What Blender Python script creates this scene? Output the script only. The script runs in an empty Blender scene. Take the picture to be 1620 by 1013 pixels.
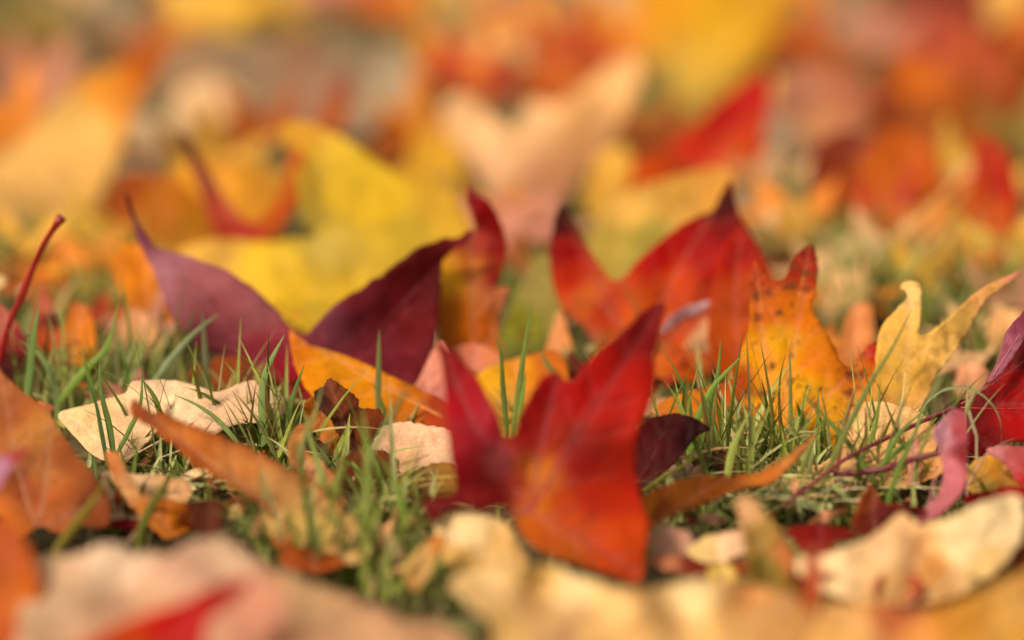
import bpy, math, random
import numpy as np
from mathutils import Vector, noise, geometry

# ------------------------------------------------------------------ camera, sky, sun, exposure
SC = bpy.context.scene
PITCH, CAMH, FOC = math.radians(11.3), 0.232, 4500.0      # camera 23 cm above the lawn, 100 mm lens
cam = bpy.data.cameras.new('camera')
cam.lens = 100; cam.sensor_width = 36
cam.clip_start = 0.02; cam.clip_end = 500
cam.dof.use_dof = True; cam.dof.focus_distance = 0.93; cam.dof.aperture_fstop = 3.8
camo = bpy.data.objects.new('camera', cam)
camo.location = (0, 0, CAMH); camo.rotation_euler = (math.pi/2 - PITCH, 0, 0)
SC.collection.objects.link(camo); SC.camera = camo

SUN_EL, SUN_AZ = math.radians(43), math.radians(-138)       # azimuth from +Y towards +X
w = bpy.data.worlds.new('World'); SC.world = w; w.use_nodes = True
nt = w.node_tree; bg = nt.nodes['Background']
sky = nt.nodes.new('ShaderNodeTexSky'); sky.sky_type = 'NISHITA'; sky.sun_disc = False
sky.sun_elevation = SUN_EL; sky.sun_rotation = SUN_AZ; sky.dust_density = 4.0
hs = nt.nodes.new('ShaderNodeHueSaturation'); hs.inputs['Saturation'].default_value = 0.15   # thin white cloud
nt.links.new(sky.outputs[0], hs.inputs['Color']); wm = nt.nodes.new('ShaderNodeMix'); wm.data_type = 'RGBA'; wm.blend_type = 'MULTIPLY'; wm.inputs[0].default_value = 1; wm.inputs[7].default_value = (1, .9, .74, 1)
nt.links.new(hs.outputs[0], wm.inputs[6]); nt.links.new(wm.outputs[2], bg.inputs[0])
bg.inputs[1].default_value = 0.115
sl = bpy.data.lights.new('sun', 'SUN'); sl.energy = 2.5; sl.angle = math.radians(11); sl.color = (1, .9, .74)
so = bpy.data.objects.new('sun', sl); SC.collection.objects.link(so)
sd = Vector((math.sin(SUN_AZ)*math.cos(SUN_EL), math.cos(SUN_AZ)*math.cos(SUN_EL), math.sin(SUN_EL)))
so.rotation_euler = sd.to_track_quat('Z', 'Y').to_euler(); so.location = sd*3
SC.view_settings.view_transform = 'Standard'; SC.view_settings.look = 'None'
SC.view_settings.exposure = 0.9; SC.view_settings.gamma = 1
SC.cycles.use_denoising = True
SC.cycles.max_bounces = 8; SC.cycles.transmission_bounces = 6
SAT = 1.03
ALB = 0.72                                                  # display colour -> surface colour

# ------------------------------------------------------------------ helpers
O = Vector((0, 0, CAMH))
CF = Vector((0, math.cos(PITCH), -math.sin(PITCH))); CU = Vector((0, math.sin(PITCH), math.cos(PITCH)))
def ray(px, py):
    return CF + Vector((1, 0, 0))*((px-810)/FOC) + CU*((506.5-py)/FOC)
def ground(px, py, z=0.0):
    r = ray(px, py); return O + r*((z-CAMH)/r.z)
def lin(c):
    out = []
    for v in c:
        v = v/255
        out.append((v/12.92 if v <= .04045 else ((v+.055)/1.055)**2.4)*ALB)
    L = .3*out[0]+.6*out[1]+.1*out[2]
    return [max(.0035, L+(v-L)*SAT) for v in out]
def tag(o, label=None, cat=None, group=None, kind=None):
    if label: o['label'] = label
    if cat: o['category'] = cat
    if group: o['group'] = group
    if kind: o['kind'] = kind
    return o
def link(name, me, mat, parent=None, loc=None):
    o = bpy.data.objects.new(name, me); SC.collection.objects.link(o)
    if mat and not me.materials: me.materials.append(mat)
    if parent: o.parent = parent
    if loc is not None: o.location = loc
    return o

# ------------------------------------------------------------------ materials
def new_mat(name):
    m = bpy.data.materials.new(name); m.use_nodes = True
    n = m.node_tree; n.nodes.clear(); return m, n
def N(n, t, **k):
    x = n.nodes.new(t)
    for a, b in k.items(): setattr(x, a, b)
    return x
def mathn(n, op, a, b=None, clamp=False):
    x = N(n, 'ShaderNodeMath', operation=op, use_clamp=clamp)
    for i, v in enumerate((a, b)):
        if v is None: continue
        if isinstance(v, (int, float)): x.inputs[i].default_value = v
        else: n.links.new(v, x.inputs[i])
    return x.outputs[0]
def mix(n, f, a, b, bt='MIX'):
    x = N(n, 'ShaderNodeMix', data_type='RGBA', blend_type=bt)
    for i, v in ((0, f), (6, a), (7, b)):
        if isinstance(v, (int, float)): x.inputs[i].default_value = v
        elif isinstance(v, (tuple, list)): x.inputs[i].default_value = (*v[:3], 1)
        else: n.links.new(v, x.inputs[i])
    return x.outputs[2]
def rng(n, v, a, b, c, d):
    x = N(n, 'ShaderNodeMapRange'); n.links.new(v, x.inputs[0])
    for i, q in enumerate((a, b, c, d)): x.inputs[i+1].default_value = q
    return x.outputs[0]
def nz(n, vec, scale, detail=3, rough=.55):
    x = N(n, 'ShaderNodeTexNoise'); n.links.new(vec, x.inputs['Vector'])
    x.inputs['Scale'].default_value = scale; x.inputs['Detail'].default_value = detail; x.inputs['Roughness'].default_value = rough
    return x.outputs[0]
def leaf_material(name, source, rough, trans, bump, spec=.3, fine=1.0):
    m, n = new_mat(name)
    out = N(n, 'ShaderNodeOutputMaterial'); tc = N(n, 'ShaderNodeTexCoord')
    if source == 'attr':
        a = N(n, 'ShaderNodeAttribute', attribute_name='pigment'); col = a.outputs['Color']; vec = tc.outputs['Object']
    else:
        a = N(n, 'ShaderNodeObjectInfo'); col = a.outputs['Color']
        ad = N(n, 'ShaderNodeVectorMath', operation='ADD'); n.links.new(tc.outputs['Object'], ad.inputs[0])
        cx = N(n, 'ShaderNodeCombineXYZ'); n.links.new(a.outputs['Random'], cx.inputs[0]); n.links.new(cx.outputs[0], ad.inputs[1]); vec = ad.outputs[0]
    vn = N(n, 'ShaderNodeAttribute', attribute_name='vein').outputs['Fac']
    sp = N(n, 'ShaderNodeAttribute', attribute_name='spot').outputs['Fac']
    big = nz(n, vec, 55, 4); fn = nz(n, vec, 420*fine, 4, .65)
    f1 = rng(n, big, .3, .7, .78, 1.18); f2 = rng(n, fn, .3, .7, .9, 1.1)
    c = mix(n, 1.0, col, (1, 1, 1), 'MULTIPLY')
    mul = mathn(n, 'MULTIPLY', f1, f2)
    cc = N(n, 'ShaderNodeVectorMath', operation='SCALE'); n.links.new(c, cc.inputs[0]); n.links.new(mul, cc.inputs['Scale'])
    # veins: a little paler than the blade
    hv = N(n, 'ShaderNodeHueSaturation'); n.links.new(cc.outputs[0], hv.inputs['Color']); hv.inputs['Value'].default_value = 1.15 if 'supple' in name else 1.2; hv.inputs['Saturation'].default_value = .8
    c2 = mix(n, mathn(n, 'MULTIPLY', vn, .4), cc.outputs[0], hv.outputs[0])
    # brown specks
    vo = N(n, 'ShaderNodeTexVoronoi'); vo.inputs['Scale'].default_value = 230
    wob = N(n, 'ShaderNodeTexNoise'); n.links.new(vec, wob.inputs['Vector']); wob.inputs['Scale'].default_value = 350
    wa = N(n, 'ShaderNodeVectorMath', operation='SCALE'); n.links.new(wob.outputs['Color'], wa.inputs[0]); wa.inputs['Scale'].default_value = .004
    wb = N(n, 'ShaderNodeVectorMath', operation='ADD'); n.links.new(vec, wb.inputs[0]); n.links.new(wa.outputs[0], wb.inputs[1]); n.links.new(wb.outputs[0], vo.inputs['Vector'])
    rs = N(n, 'ShaderNodeSeparateColor'); n.links.new(vo.outputs['Color'], rs.inputs[0])
    rel = mathn(n, 'DIVIDE', vo.outputs['Distance'], mathn(n, 'ADD', mathn(n, 'MULTIPLY', mathn(n, 'POWER', rs.outputs[0], 1.5), .75), .1))
    s1 = rng(n, rel, .35, 1.1, 1, 0)
    pick = rng(n, nz(n, vec, 130, 2), .4, .52, 0, 1)
    s = mathn(n, 'MULTIPLY', mathn(n, 'MULTIPLY', s1, pick), sp, True)
    # fine net of small veins and blotches of drier tissue
    net = N(n, 'ShaderNodeTexVoronoi', feature='DISTANCE_TO_EDGE'); net.inputs['Scale'].default_value = 520; n.links.new(wb.outputs[0], net.inputs['Vector'])
    nl = rng(n, net.outputs['Distance'], .0, .12, (.32 if 'dry' in name else .25), 0)
    dk = N(n, 'ShaderNodeHueSaturation'); dk.inputs['Value'].default_value = .62; dk.inputs['Saturation'].default_value = 1.1; n.links.new(c2, dk.inputs['Color'])
    c2 = mix(n, nl, c2, dk.outputs[0])
    bl = rng(n, nz(n, vec, 85, 6, .7), .52, .7, 0, (.42 if 'dry' in name else .28 if 'leaf' in name and 'stem' not in name else 0))
    br = mix(n, 1.0, c2, (.62, .42, .3), 'MULTIPLY'); c2 = mix(n, bl, c2, br)
    c3 = mix(n, s, c2, (.13, .035, .01))
    p = N(n, 'ShaderNodeBsdfPrincipled'); n.links.new(c3, p.inputs['Base Color'])
    n.links.new(rng(n, big, .3, .7, rough-.08, rough+.12), p.inputs['Roughness']); p.inputs['Specular IOR Level'].default_value = spec
    bp = N(n, 'ShaderNodeBump'); bp.inputs['Strength'].default_value = bump; bp.inputs['Distance'].default_value = .0006
    hh = mathn(n, 'ADD', mathn(n, 'MULTIPLY', nz(n, vec, 300*fine, 5, .6), 1.0), mathn(n, 'ADD', mathn(n, 'MULTIPLY', vn, -.5), mathn(n, 'MULTIPLY', nl, -.5)))
    n.links.new(hh, bp.inputs['Height']); n.links.new(bp.outputs[0], p.inputs['Normal'])
    t = N(n, 'ShaderNodeBsdfTranslucent'); n.links.new(c3, t.inputs[0])
    ms = N(n, 'ShaderNodeMixShader'); ms.inputs[0].default_value = trans
    n.links.new(p.outputs[0], ms.inputs[1]); n.links.new(t.outputs[0], ms.inputs[2]); n.links.new(ms.outputs[0], out.inputs[0])
    return m
M_FRESH = leaf_material('supple_leaf', 'attr', .6, .38, .35, .06)
M_DRY = leaf_material('dry_leaf', 'attr', .72, .24, .9, .12, .8)
M_FILL = leaf_material('carpet_leaf', 'object', .65, .32, .5, .1)
M_GRASS = leaf_material('grass_blade', 'attr', .5, .27, .15, .16, .5)
M_STEM = leaf_material('leaf_stem', 'attr', .4, .05, .3, .4)
def ground_material():
    m, n = new_mat('lawn_soil'); out = N(n, 'ShaderNodeOutputMaterial'); tc = N(n, 'ShaderNodeTexCoord'); v = tc.outputs['Object']
    a = nz(n, v, 12, 5); b = nz(n, v, 160, 6, .7)
    c = mix(n, rng(n, a, .35, .65, 0, 1), (.055, .05, .015), (.085, .045, .02))
    c = mix(n, rng(n, b, .4, .65, 0, .8), c, (.16, .12, .045))
    p = N(n, 'ShaderNodeBsdfPrincipled'); p.inputs['Roughness'].default_value = .9; p.inputs['Specular IOR Level'].default_value = .15
    n.links.new(c, p.inputs['Base Color'])
    bp = N(n, 'ShaderNodeBump'); bp.inputs['Strength'].default_value = 1; bp.inputs['Distance'].default_value = .004
    n.links.new(b, bp.inputs['Height']); n.links.new(bp.outputs[0], p.inputs['Normal']); n.links.new(p.outputs[0], out.inputs[0]); return m

# ------------------------------------------------------------------ leaf sheet builder
def crom(pts, step, closed=True):
    P = np.array(pts, float); n = len(P); out = []
    for i in range(n if closed else n-1):
        if closed: p0, p1, p2, p3 = P[i-1], P[i], P[(i+1) % n], P[(i+2) % n]
        else: p0, p1, p2, p3 = P[max(i-1, 0)], P[i], P[i+1], P[min(i+2, n-1)]
        # centripetal-ish tangents, limited so that sharp tips stay sharp
        L = np.linalg.norm(p2-p1); k = max(1, int(L/step))
        m1 = (p2-p0)*.5; m2 = (p3-p1)*.5
        for m in (m1, m2):
            q = np.linalg.norm(m)
            if q > L: m *= L/q
        for j in range(k):
            t = j/k
            out.append((2*t**3-3*t*t+1)*p1 + (t**3-2*t*t+t)*m1 + (-2*t**3+3*t*t)*p2 + (t**3-t*t)*m2)
    if not closed: out.append(P[-1])
    return np.array(out)
def inside(poly, pts):
    x, y = pts[:, 0], pts[:, 1]; c = np.zeros(len(pts), bool); j = len(poly)-1
    for i in range(len(poly)):
        xi, yi = poly[i]; xj, yj = poly[j]
        if yi != yj:
            c ^= ((yi > y) != (yj > y)) & (x < (xj-xi)*(y-yi)/(yj-yi)+xi)
        j = i
    return c
def seg_dist(pts, line):
    d = np.full(len(pts), 1e9)
    for a, b in zip(line[:-1], line[1:]):
        ab = b-a; L = (ab**2).sum()
        t = np.clip(((pts-a)@ab)/max(L, 1e-9), 0, 1)
        q = a+t[:, None]*ab
        d = np.minimum(d, np.hypot(*(pts-q).T))
    return d
def veins_of(base, tips, rnd, bow=.04):
    main, sec = [], []
    b = np.array(base, float)
    for t in tips:
        t = np.array(t, float); L = np.linalg.norm(t-b)
        if L < 1: continue
        pr = np.array([-(t-b)[1], (t-b)[0]])
        mid = (b+t)/2 + pr*rnd.uniform(-bow, bow)
        line = crom([b, mid, t], max(L/14, 1), False); main.append(line)
        k = 6
        for i in range(1, k):
            q = line[int(len(line)*i/k)]; dr = (t-b)/L
            for s in (-1, 1):
                an = math.radians(48)*s; dd = np.array([dr[0]*math.cos(an)-dr[1]*math.sin(an), dr[0]*math.sin(an)+dr[1]*math.cos(an)])
                ln = L*.26*(1-.55*i/k)*rnd.uniform(.8, 1.15)
                e = q+dd*ln; sec.append(crom([q, (q+e)/2+dr*ln*.03, e+dr*ln*.12], ln/4, False))
    return main, sec
def sheet(outline, base, tips, spacing, seed, jag=.6):
    rnd = random.Random(seed)
    ol = crom(outline, spacing*.6)
    if jag:                                    # fine irregular margin
        nn = len(ol); tang = np.roll(ol, -1, 0)-np.roll(ol, 1, 0); tang /= (np.hypot(*tang.T)[:, None]+1e-9)
        nor = np.stack([-tang[:, 1], tang[:, 0]], 1)
        j = np.array([noise.noise(Vector((p[0]/(spacing*2.2), p[1]/(spacing*2.2), seed*1.7)))+.6*noise.noise(Vector((p[0]/(spacing*.9), p[1]/(spacing*.9), seed))) for p in ol])
        ol = ol + nor*j[:, None]*spacing*jag*.5
    lo, hi = ol.min(0), ol.max(0)
    g = np.array([(x+rnd.uniform(-.25, .25)*spacing + (r % 2)*spacing/2, y+rnd.uniform(-.25, .25)*spacing)
                  for r, y in enumerate(np.arange(lo[1], hi[1], spacing*.87)) for x in np.arange(lo[0], hi[0], spacing)])
    g = g[inside(ol, g)]
    if len(g): g = g[seg_dist(g, np.vstack([ol, ol[:1]])) > spacing*.4]
    allp = np.vstack([ol, g]) if len(g) else ol
    n = len(ol)
    v, e, f, *_ = geometry.delaunay_2d_cdt([Vector(p) for p in allp], [], [list(range(n))], 1, 1e-5)
    V = np.array([tuple(p) for p in v])
    main, sec = veins_of(base, tips, rnd)
    dm = np.full(len(V), 1e9); ds = np.full(len(V), 1e9)
    for l in main: dm = np.minimum(dm, seg_dist(V, l))
    for l in sec: ds = np.minimum(ds, seg_dist(V, l))
    de = seg_dist(V, np.vstack([ol, ol[:1]]))
    return V, [tuple(t) for t in f], dm, ds, de
def attrs(me, pig, vein, spot):
    a = me.attributes.new('pigment', 'FLOAT_COLOR', 'POINT'); c = np.ones((len(me.vertices), 4), np.float32); c[:, :3] = pig; a.data.foreach_set('color', c.ravel())
    for nm, d in (('vein', vein), ('spot', spot)):
        a = me.attributes.new(nm, 'FLOAT', 'POINT'); a.data.foreach_set('value', np.broadcast_to(np.asarray(d, np.float32), (len(me.vertices),)).copy())
def finish(me, faces_up=None):
    me.polygons.foreach_set('use_smooth', [True]*len(me.polygons)); me.update()
def thick(o, t=.00035):
    m = o.modifiers.new('leaf_thickness', 'SOLIDIFY'); m.thickness = t; m.offset = 0

SEED = [10]; FLAT = []
PX = []
def tube(name, pts, r0, r1, col, parent=None, mat=None, label=None, cat=None, seg=8, knob=0):
    """stem: tapering tube through 3-D points"""
    P = crom([tuple(p) for p in pts], .0035, False); n = len(P); V = []; F = []
    org = Vector(P[0])
    for i in range(n):
        t = Vector(P[min(i+1, n-1)]-P[max(i-1, 0)]).normalized()
        a = t.cross(Vector((0, 1, .3))).normalized(); b = t.cross(a); k = i/(n-1)
        r = (r0*(1-k)+r1*k)*(1+knob*max(0, (k-.93)/.07)+.16*noise.noise(Vector((i*.35, r0*1e4, 0)))+.5*max(0, 1-k/.06)*(not knob == 0))
        for s in range(seg):
            an = 2*math.pi*s/seg; V.append(Vector(P[i])-org+(a*math.cos(an)+b*math.sin(an))*r)
    for i in range(n-1):
        for s in range(seg):
            s2 = (s+1) % seg; F.append((i*seg+s, i*seg+s2, (i+1)*seg+s2, (i+1)*seg+s))
    F.append(tuple(range(seg))[::-1]); F.append(tuple((n-1)*seg+s for s in range(seg)))
    me = bpy.data.meshes.new(name); me.from_pydata(V, [], F); finish(me)
    c = np.array(lin(col)); attrs(me, np.tile(c, (len(V), 1)), 0, 0)
    loc = org if not parent else org-parent.location
    o = link(name, me, mat or M_STEM, parent, loc)
    if label: tag(o, label, cat)
    return o

def leaf(label, outline, cols, anchor, tilt, base=None, tips=(), yaw=0, z0=.003, bend=None, wave=.0024, cup=0, spot=0,
         dry=False, name='fallen_leaf', veinc=0, stem=None, spacing=None, bumps=(), edge=0, group=None, roll=0, jag=None, vfold=.12):
    """A leaf as a curved sheet standing in the lawn.  outline/base/tips are seen positions; the sheet itself is a real
    surface through the anchor point on the ground, rising away from it at `tilt` degrees."""
    SEED[0] += 1; seed = SEED[0]
    if anchor[1] <= 505: anchor = (anchor[0], anchor[1]-(50 if anchor[1] <= 400 else 25))
    if jag is None: jag = 1.5 if dry else .6
    xs = [p[0] for p in outline]; ys = [p[1] for p in outline]
    size = max(max(xs)-min(xs), max(ys)-min(ys))
    sp_ = spacing or max(5.0, size/55)
    tips_given = bool(tips) and size > 110
    if base is None: base = ((min(xs)+max(xs))/2, max(ys))
    if not tips:
        tips = [((min(xs)+max(xs))/2, min(ys))]
    V, F, dm, ds, de = sheet(outline, base, tips, sp_, seed, jag)
    P0 = ground(anchor[0], anchor[1], z0)
    D0 = (P0-O).length
    def plane(p, t):
        t = math.radians(t); y = math.radians(yaw); r = math.radians(roll)
        R = Vector((math.cos(y)*math.cos(r), math.sin(y)*math.cos(r), math.sin(r)))
        U = Vector((-math.sin(y)*math.cos(t), math.cos(y)*math.cos(t), math.sin(t)))
        return p, R.cross(U).normalized()
    p1, n1 = plane(P0, tilt)
    def hit(rv, pl):
        q, nn = pl; dn = rv.dot(nn)
        if abs(dn) < .08: dn = -.08 if dn < 0 else .08
        return (q-O).dot(nn)/dn
    pl2 = None
    if bend:
        rb = ray(anchor[0], bend[0]); pb = O+rb*hit(rb, (p1, n1)); pl2 = plane(pb, bend[1])
    m2px = FOC/D0
    cx, cy = np.mean(xs), np.mean(ys)
    W = []
    for i, (x, y) in enumerate(V):
        r = ray(x, y); s = hit(r, (p1, n1))
        if pl2 and y > bend[0]: s = hit(r, pl2)
        pm = Vector((x, y, 0))/m2px
        off = wave*noise.noise(Vector((pm.x*32, pm.y*32, seed*3.1)))*1.6 + wave*.45*noise.noise(Vector((pm.x*95, pm.y*95, seed)))
        off += -vfold*min(dm[i]/m2px, .012) + .0005*math.exp(-(ds[i]/m2px/.0009)**2)
        if dry: off += .0011*noise.noise(Vector((pm.x*170, pm.y*210, seed*2.3)))+.0022*abs(noise.noise(Vector((pm.x*60, pm.y*45, seed*1.3))))
        off += cup*(((x-cx)/(size/2))**2)
        off += .004*math.exp(-(de[i]/m2px/.004)**2)*noise.noise(Vector((pm.x*60, pm.y*60, seed*5)))*(2 if dry else 1)*.6
        for bx, by, br, bo in bumps: off += bo*math.exp(-((x-bx)**2+(y-by)**2)/br**2)
        s = max(s, .3) + off/r.length
        q = O+r*s
        if q.z < .0035:
            q = O + r*((.0035-CAMH)/r.z)
        W.append(q)
    org = O+ray(*base)*hit(ray(*base), pl2 if pl2 and base[1] > bend[0] else (p1, n1))
    if org.z < .0035: org = ground(base[0], base[1], .0035)
    me = bpy.data.meshes.new(name); me.from_pydata([q-org for q in W], [], F); finish(me)
    C = np.array([c[:2] for c in cols], float); K = np.array([lin(c[2]) for c in cols])
    K *= np.where(K[:, 1:2] < K[:, 0:1]*.22, .86, 1.0)          # crimson pigment is deep
    d = ((V[:, None, :]-C[None])**2).sum(2); wgt = 1/(d+(size*.04)**2)**2.1
    wgt /= wgt.sum(1)[:, None]; pig = wgt@K
    va = np.exp(-(dm/m2px/.0007)**2)+.5*np.exp(-(ds/m2px/.0005)**2)
    if veinc: pig = pig*(1-np.clip(va, 0, 1)[:, None]*.35) + np.array(lin(veinc))*np.clip(va, 0, 1)[:, None]*.35
    if edge:                                     # browned dry margin, pigment of the leaf itself
        ef = np.exp(-(de/m2px/.0022)**2)[:, None]*.7; pig = pig*(1-ef)+np.array(lin(edge))*ef
    attrs(me, pig, np.clip(va, 0, 1), spot)
    o = bpy.data.objects.new(name, None); SC.collection.objects.link(o); o.location = org; o.empty_display_size = .02
    tag(o, label, 'leaf', group)
    me.name = 'leaf_blade'; thick(link('leaf_blade', me, M_DRY if dry else M_FRESH, o))
    if tilt <= 24: FLAT.append((np.array(outline, float), org.y))
    if tips_given:                               # raised ribs along the lobes
        mains, _ = veins_of(base, tips, random.Random(seed)); WA = np.array([tuple(q) for q in W])
        for ln in mains:
            ln = ln[:int(len(ln)*.9)]
            if len(ln) < 4: continue
            ok = inside(np.array(outline, float), ln)
            ln = ln[ok]
            if len(ln) < 4: continue
            pts = []
            for q in ln:
                dd = ((V-q)**2).sum(1); ix = np.argsort(dd)[:6]; ww = 1/(dd[ix]+(sp_*.5)**2); ww /= ww.sum()
                t = (WA[ix]*ww[:, None]).sum(0); sdist = np.linalg.norm(t-np.array(O)); r = ray(*q)
                pts.append(O+r.normalized()*(sdist-.0001))
            cv = np.array([((C-ln[len(ln)//2])**2).sum(1).argmin()])[0]; cc = tuple(v*.96 for v in cols[cv][2])
            if veinc: cc = tuple(.65*a+.35*b for a, b in zip(cc, veinc))
            wd = .00045 if size > 200 else .0003
            tube('leaf_vein', pts, wd, .00012, cc, parent=o, seg=6)
    ext = [max(q[k] for q in W)-min(q[k] for q in W) for k in range(3)]
    PX.append((label[:44], [round(e*100, 1) for e in ext], round(min(q.y for q in W), 2)))
    if stem:                                     # (list of px points, colour, depth slope)
        pts = []; s0 = (org-O).length/ray(*base).length
        for k, (x, y) in enumerate(stem[0]):
            r = ray(x, y); s = s0+stem[2]*k/(max(len(stem[0])-1, 1)); q = O+r*s
            if q.z < .004: q = ground(x, y, .004)
            pts.append(q)
        tube('leaf_stem', pts, .00075 if stem[2] < -.05 else .0011, .0006 if stem[2] < -.05 else .0011, stem[1], parent=o, knob=.6 if stem[2] > -.05 else 0)
    return o

# ------------------------------------------------------------------ ground
gm = bpy.data.meshes.new('ground')
G = [-40, -20, -8, -3, -1.5, -.8, -.4, -.2, 0, .2, .4, .8, 1.5, 3, 8, 20, 40]; GY = [-20, -5, -1, 0, .4, .7, 1, 1.3, 1.6, 2, 2.5, 3.2, 4.5, 8, 20, 60, 150]
gv = [(x, y, .003*noise.noise(Vector((x*4, y*4, 0)))-.003) for y in GY for x in G]; L = len(G)
gm.from_pydata(gv, [], [(j*L+i, j*L+i+1, (j+1)*L+i+1, (j+1)*L+i) for j in range(len(GY)-1) for i in range(L-1)])
g = link('ground', gm, ground_material()); g['kind'] = 'structure'
# ------------------------------------------------------------------ leaves in front of the focus
leaf('dusty beige leaf lying blurred along the bottom left edge of the lawn',
 [(55,900),(110,880),(170,863),(260,880),(300,862),(350,850),(385,872),(450,905),(560,945),(640,975),(720,1000),(740,1080),(50,1080)],
 [(170,900,(222,190,160)),(180,970,(185,140,110)),(300,900,(195,150,125)),(420,960,(195,130,105)),(480,940,(210,165,120)),(120,920,(205,165,130)),(350,870,(220,180,145)),(250,990,(200,150,115)),(600,990,(205,155,115))], (300,1090), 22, base=(300,1090), tips=((100,890),(360,860),(600,970)), dry=True, z0=.01, wave=.008, veinc=(180,130,95), bumps=((200,930,50,.012),(450,990,50,-.01)))
leaf('narrow red leaf lobe lying on the dusty beige leaf at bottom left',
 [(90,1060),(150,1008),(210,978),(280,955),(340,928),(392,918),(372,950),(330,985),(300,1060)],
 [(370,930,(185,20,12)),(280,970,(205,30,10)),(180,1020,(210,75,18))], (250,1120), 40, base=(190,1070), tips=((385,922),), z0=.014)
leaf('blurred orange leaf standing in the bottom left corner',
 [(-60,840),(-10,822),(25,838),(48,870),(62,920),(66,970),(90,1080),(-60,1080)],
 [(10,860,(210,100,45)),(20,960,(222,112,35)),(40,1000,(205,85,30))], (20,1080), 60, base=(10,1080), tips=((10,835),), z0=.004)
leaf('large copper brown leaf arching up at the left edge',
 [(-60,560),(-20,572),(5,590),(30,615),(70,642),(88,668),(108,702),(132,732),(158,765),(174,800),(168,836),(130,832),(95,845),(62,835),(20,860),(-60,880)],
 [(0,600,(172,98,52)),(60,680,(180,115,55)),(100,720,(145,75,34)),(40,770,(150,72,34)),(140,800,(135,66,28)),(0,820,(188,100,38)),(70,740,(165,100,52)),(30,650,(150,80,38)),(90,800,(165,85,38))],
 (70,860), 52, base=(60,845), tips=((0,590),(80,670),(160,790)), yaw=-12, dry=True, cup=.004)
leaf('mauve leaf tip poking in at the left edge over the copper leaf',
 [(-40,700),(0,722),(22,715),(48,708),(30,730),(10,752),(-5,775),(-40,790)], [(0,750,(200,135,165)),(35,712,(190,50,45))], (0,900), 70, base=(-30,760), tips=((45,710),), z0=.01)
leaf('orange-brown curled leaf with a sharp raised tip left of the grass',
 [(209,630),(220,638),(232,648),(262,655),(300,672),(350,690),(400,712),(450,738),(500,765),(540,795),(560,850),(520,885),(470,862),(430,822),(400,790),(370,776),(335,750),(305,738),(282,710),(255,690),(235,672),(210,658)],
 [(215,640,(165,80,30)),(300,690,(200,115,48)),(380,740,(190,118,62)),(430,780,(200,142,85)),(500,820,(205,155,95)),(540,870,(200,150,90)),(290,715,(170,82,25))],
 (500,890), 34, base=(535,870), tips=((212,640),), yaw=20, dry=True, cup=.003, veinc=(175,95,40), edge=(150,70,25))
leaf('pale beige leaf lying flat behind the orange-brown curled leaf',
 [(92,656),(140,640),(198,622),(210,604),(270,602),(310,610),(345,620),(398,603),(440,620),(452,650),(420,668),(372,672),(330,690),(270,672),(232,700),(212,722),(190,735),(150,722),(118,690)],
 [(130,660,(232,195,140)),(280,630,(240,200,160)),(380,630,(235,190,150)),(200,700,(235,195,150))], (190,745), 27, base=(190,732), tips=((100,656),(265,605),(400,608)), dry=True, veinc=(205,160,120), wave=.0014, jag=.5)
leaf('cream leaf fragment under the tip of the orange-brown curled leaf',
 [(160,752),(200,750),(262,752),(300,768),(296,795),(262,802),(235,822),(176,826)], [(200,770,(225,185,140)),(280,790,(215,160,110)),(190,810,(235,205,160))], (220,835), 25, base=(190,820), tips=((290,775),), dry=True)
leaf('small cream leaf scrap between grass blades beside the curled leaf',
 [(268,778),(285,755),(310,742),(335,745),(330,765),(300,778)], [(300,760,(235,205,150))], (290,790), 25, dry=True, jag=.3)
leaf('small rust-coloured twisted leaf below the pale beige leaf',
 [(168,718),(184,716),(200,745),(225,780),(262,790),(298,800),(302,838),(262,850),(225,820),(196,785),(175,745)],
 [(180,730,(190,110,50)),(240,800,(190,105,35)),(285,820,(195,110,30)),(215,770,(210,150,95))], (260,855), 50, base=(270,845), tips=((175,720),), dry=True, cup=.004)
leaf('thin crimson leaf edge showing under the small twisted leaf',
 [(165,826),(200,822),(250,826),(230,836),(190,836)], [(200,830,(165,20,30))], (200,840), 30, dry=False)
leaf('tan curled leaf with folded rim among the grass at lower left centre',
 [(458,690),(478,672),(508,663),(503,676),(485,690),(488,715),(515,735),(538,770),(548,812),(520,800),(495,768),(468,745),(457,718)],
 [(480,680,(225,150,80)),(500,740,(215,150,105)),(530,790,(215,140,80))], (520,815), 55, base=(530,800), tips=((480,680),), dry=True, cup=-.003, edge=(190,110,50))
leaf('rust underside strip of the tan curled leaf in the grass',
 [(455,752),(490,748),(525,765),(540,790),(500,780),(468,772)], [(490,760,(185,90,30))], (500,795), 35, dry=True, jag=.3)
leaf('olive tan crumpled leaf poking out beneath the orange-brown curled leaf',
 [(425,800),(470,800),(505,815),(545,812),(575,835),(592,872),(560,895),(505,888),(455,878),(428,850)],
 [(430,800,(200,155,90)),(500,840,(190,155,85)),(560,870,(205,160,100)),(470,880,(150,70,25))], (500,915), 24, base=(500,900), tips=((420,780),(580,850)), dry=True, wave=.006)
leaf('rusty blurred leaf scrap under grass near the dusty beige leaf',
 [(445,880),(480,868),(520,875),(545,890),(510,905),(460,902)], [(490,888,(165,75,25))], (490,915), 25, dry=True)
leaf('dark brown folded leaf standing between grass blades left of centre',
 [(497,622),(512,612),(520,598),(545,612),(566,632),(570,645),(600,648),(608,668),(592,690),(572,722),(548,705),(528,672),(512,652)],
 [(530,620,(120,52,12)),(550,660,(105,45,14)),(590,665,(125,55,20)),(505,630,(60,30,22))], (560,725), 60, base=(560,718), tips=((520,602),), dry=True, veinc=(150,80,35), wave=.003)
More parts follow.
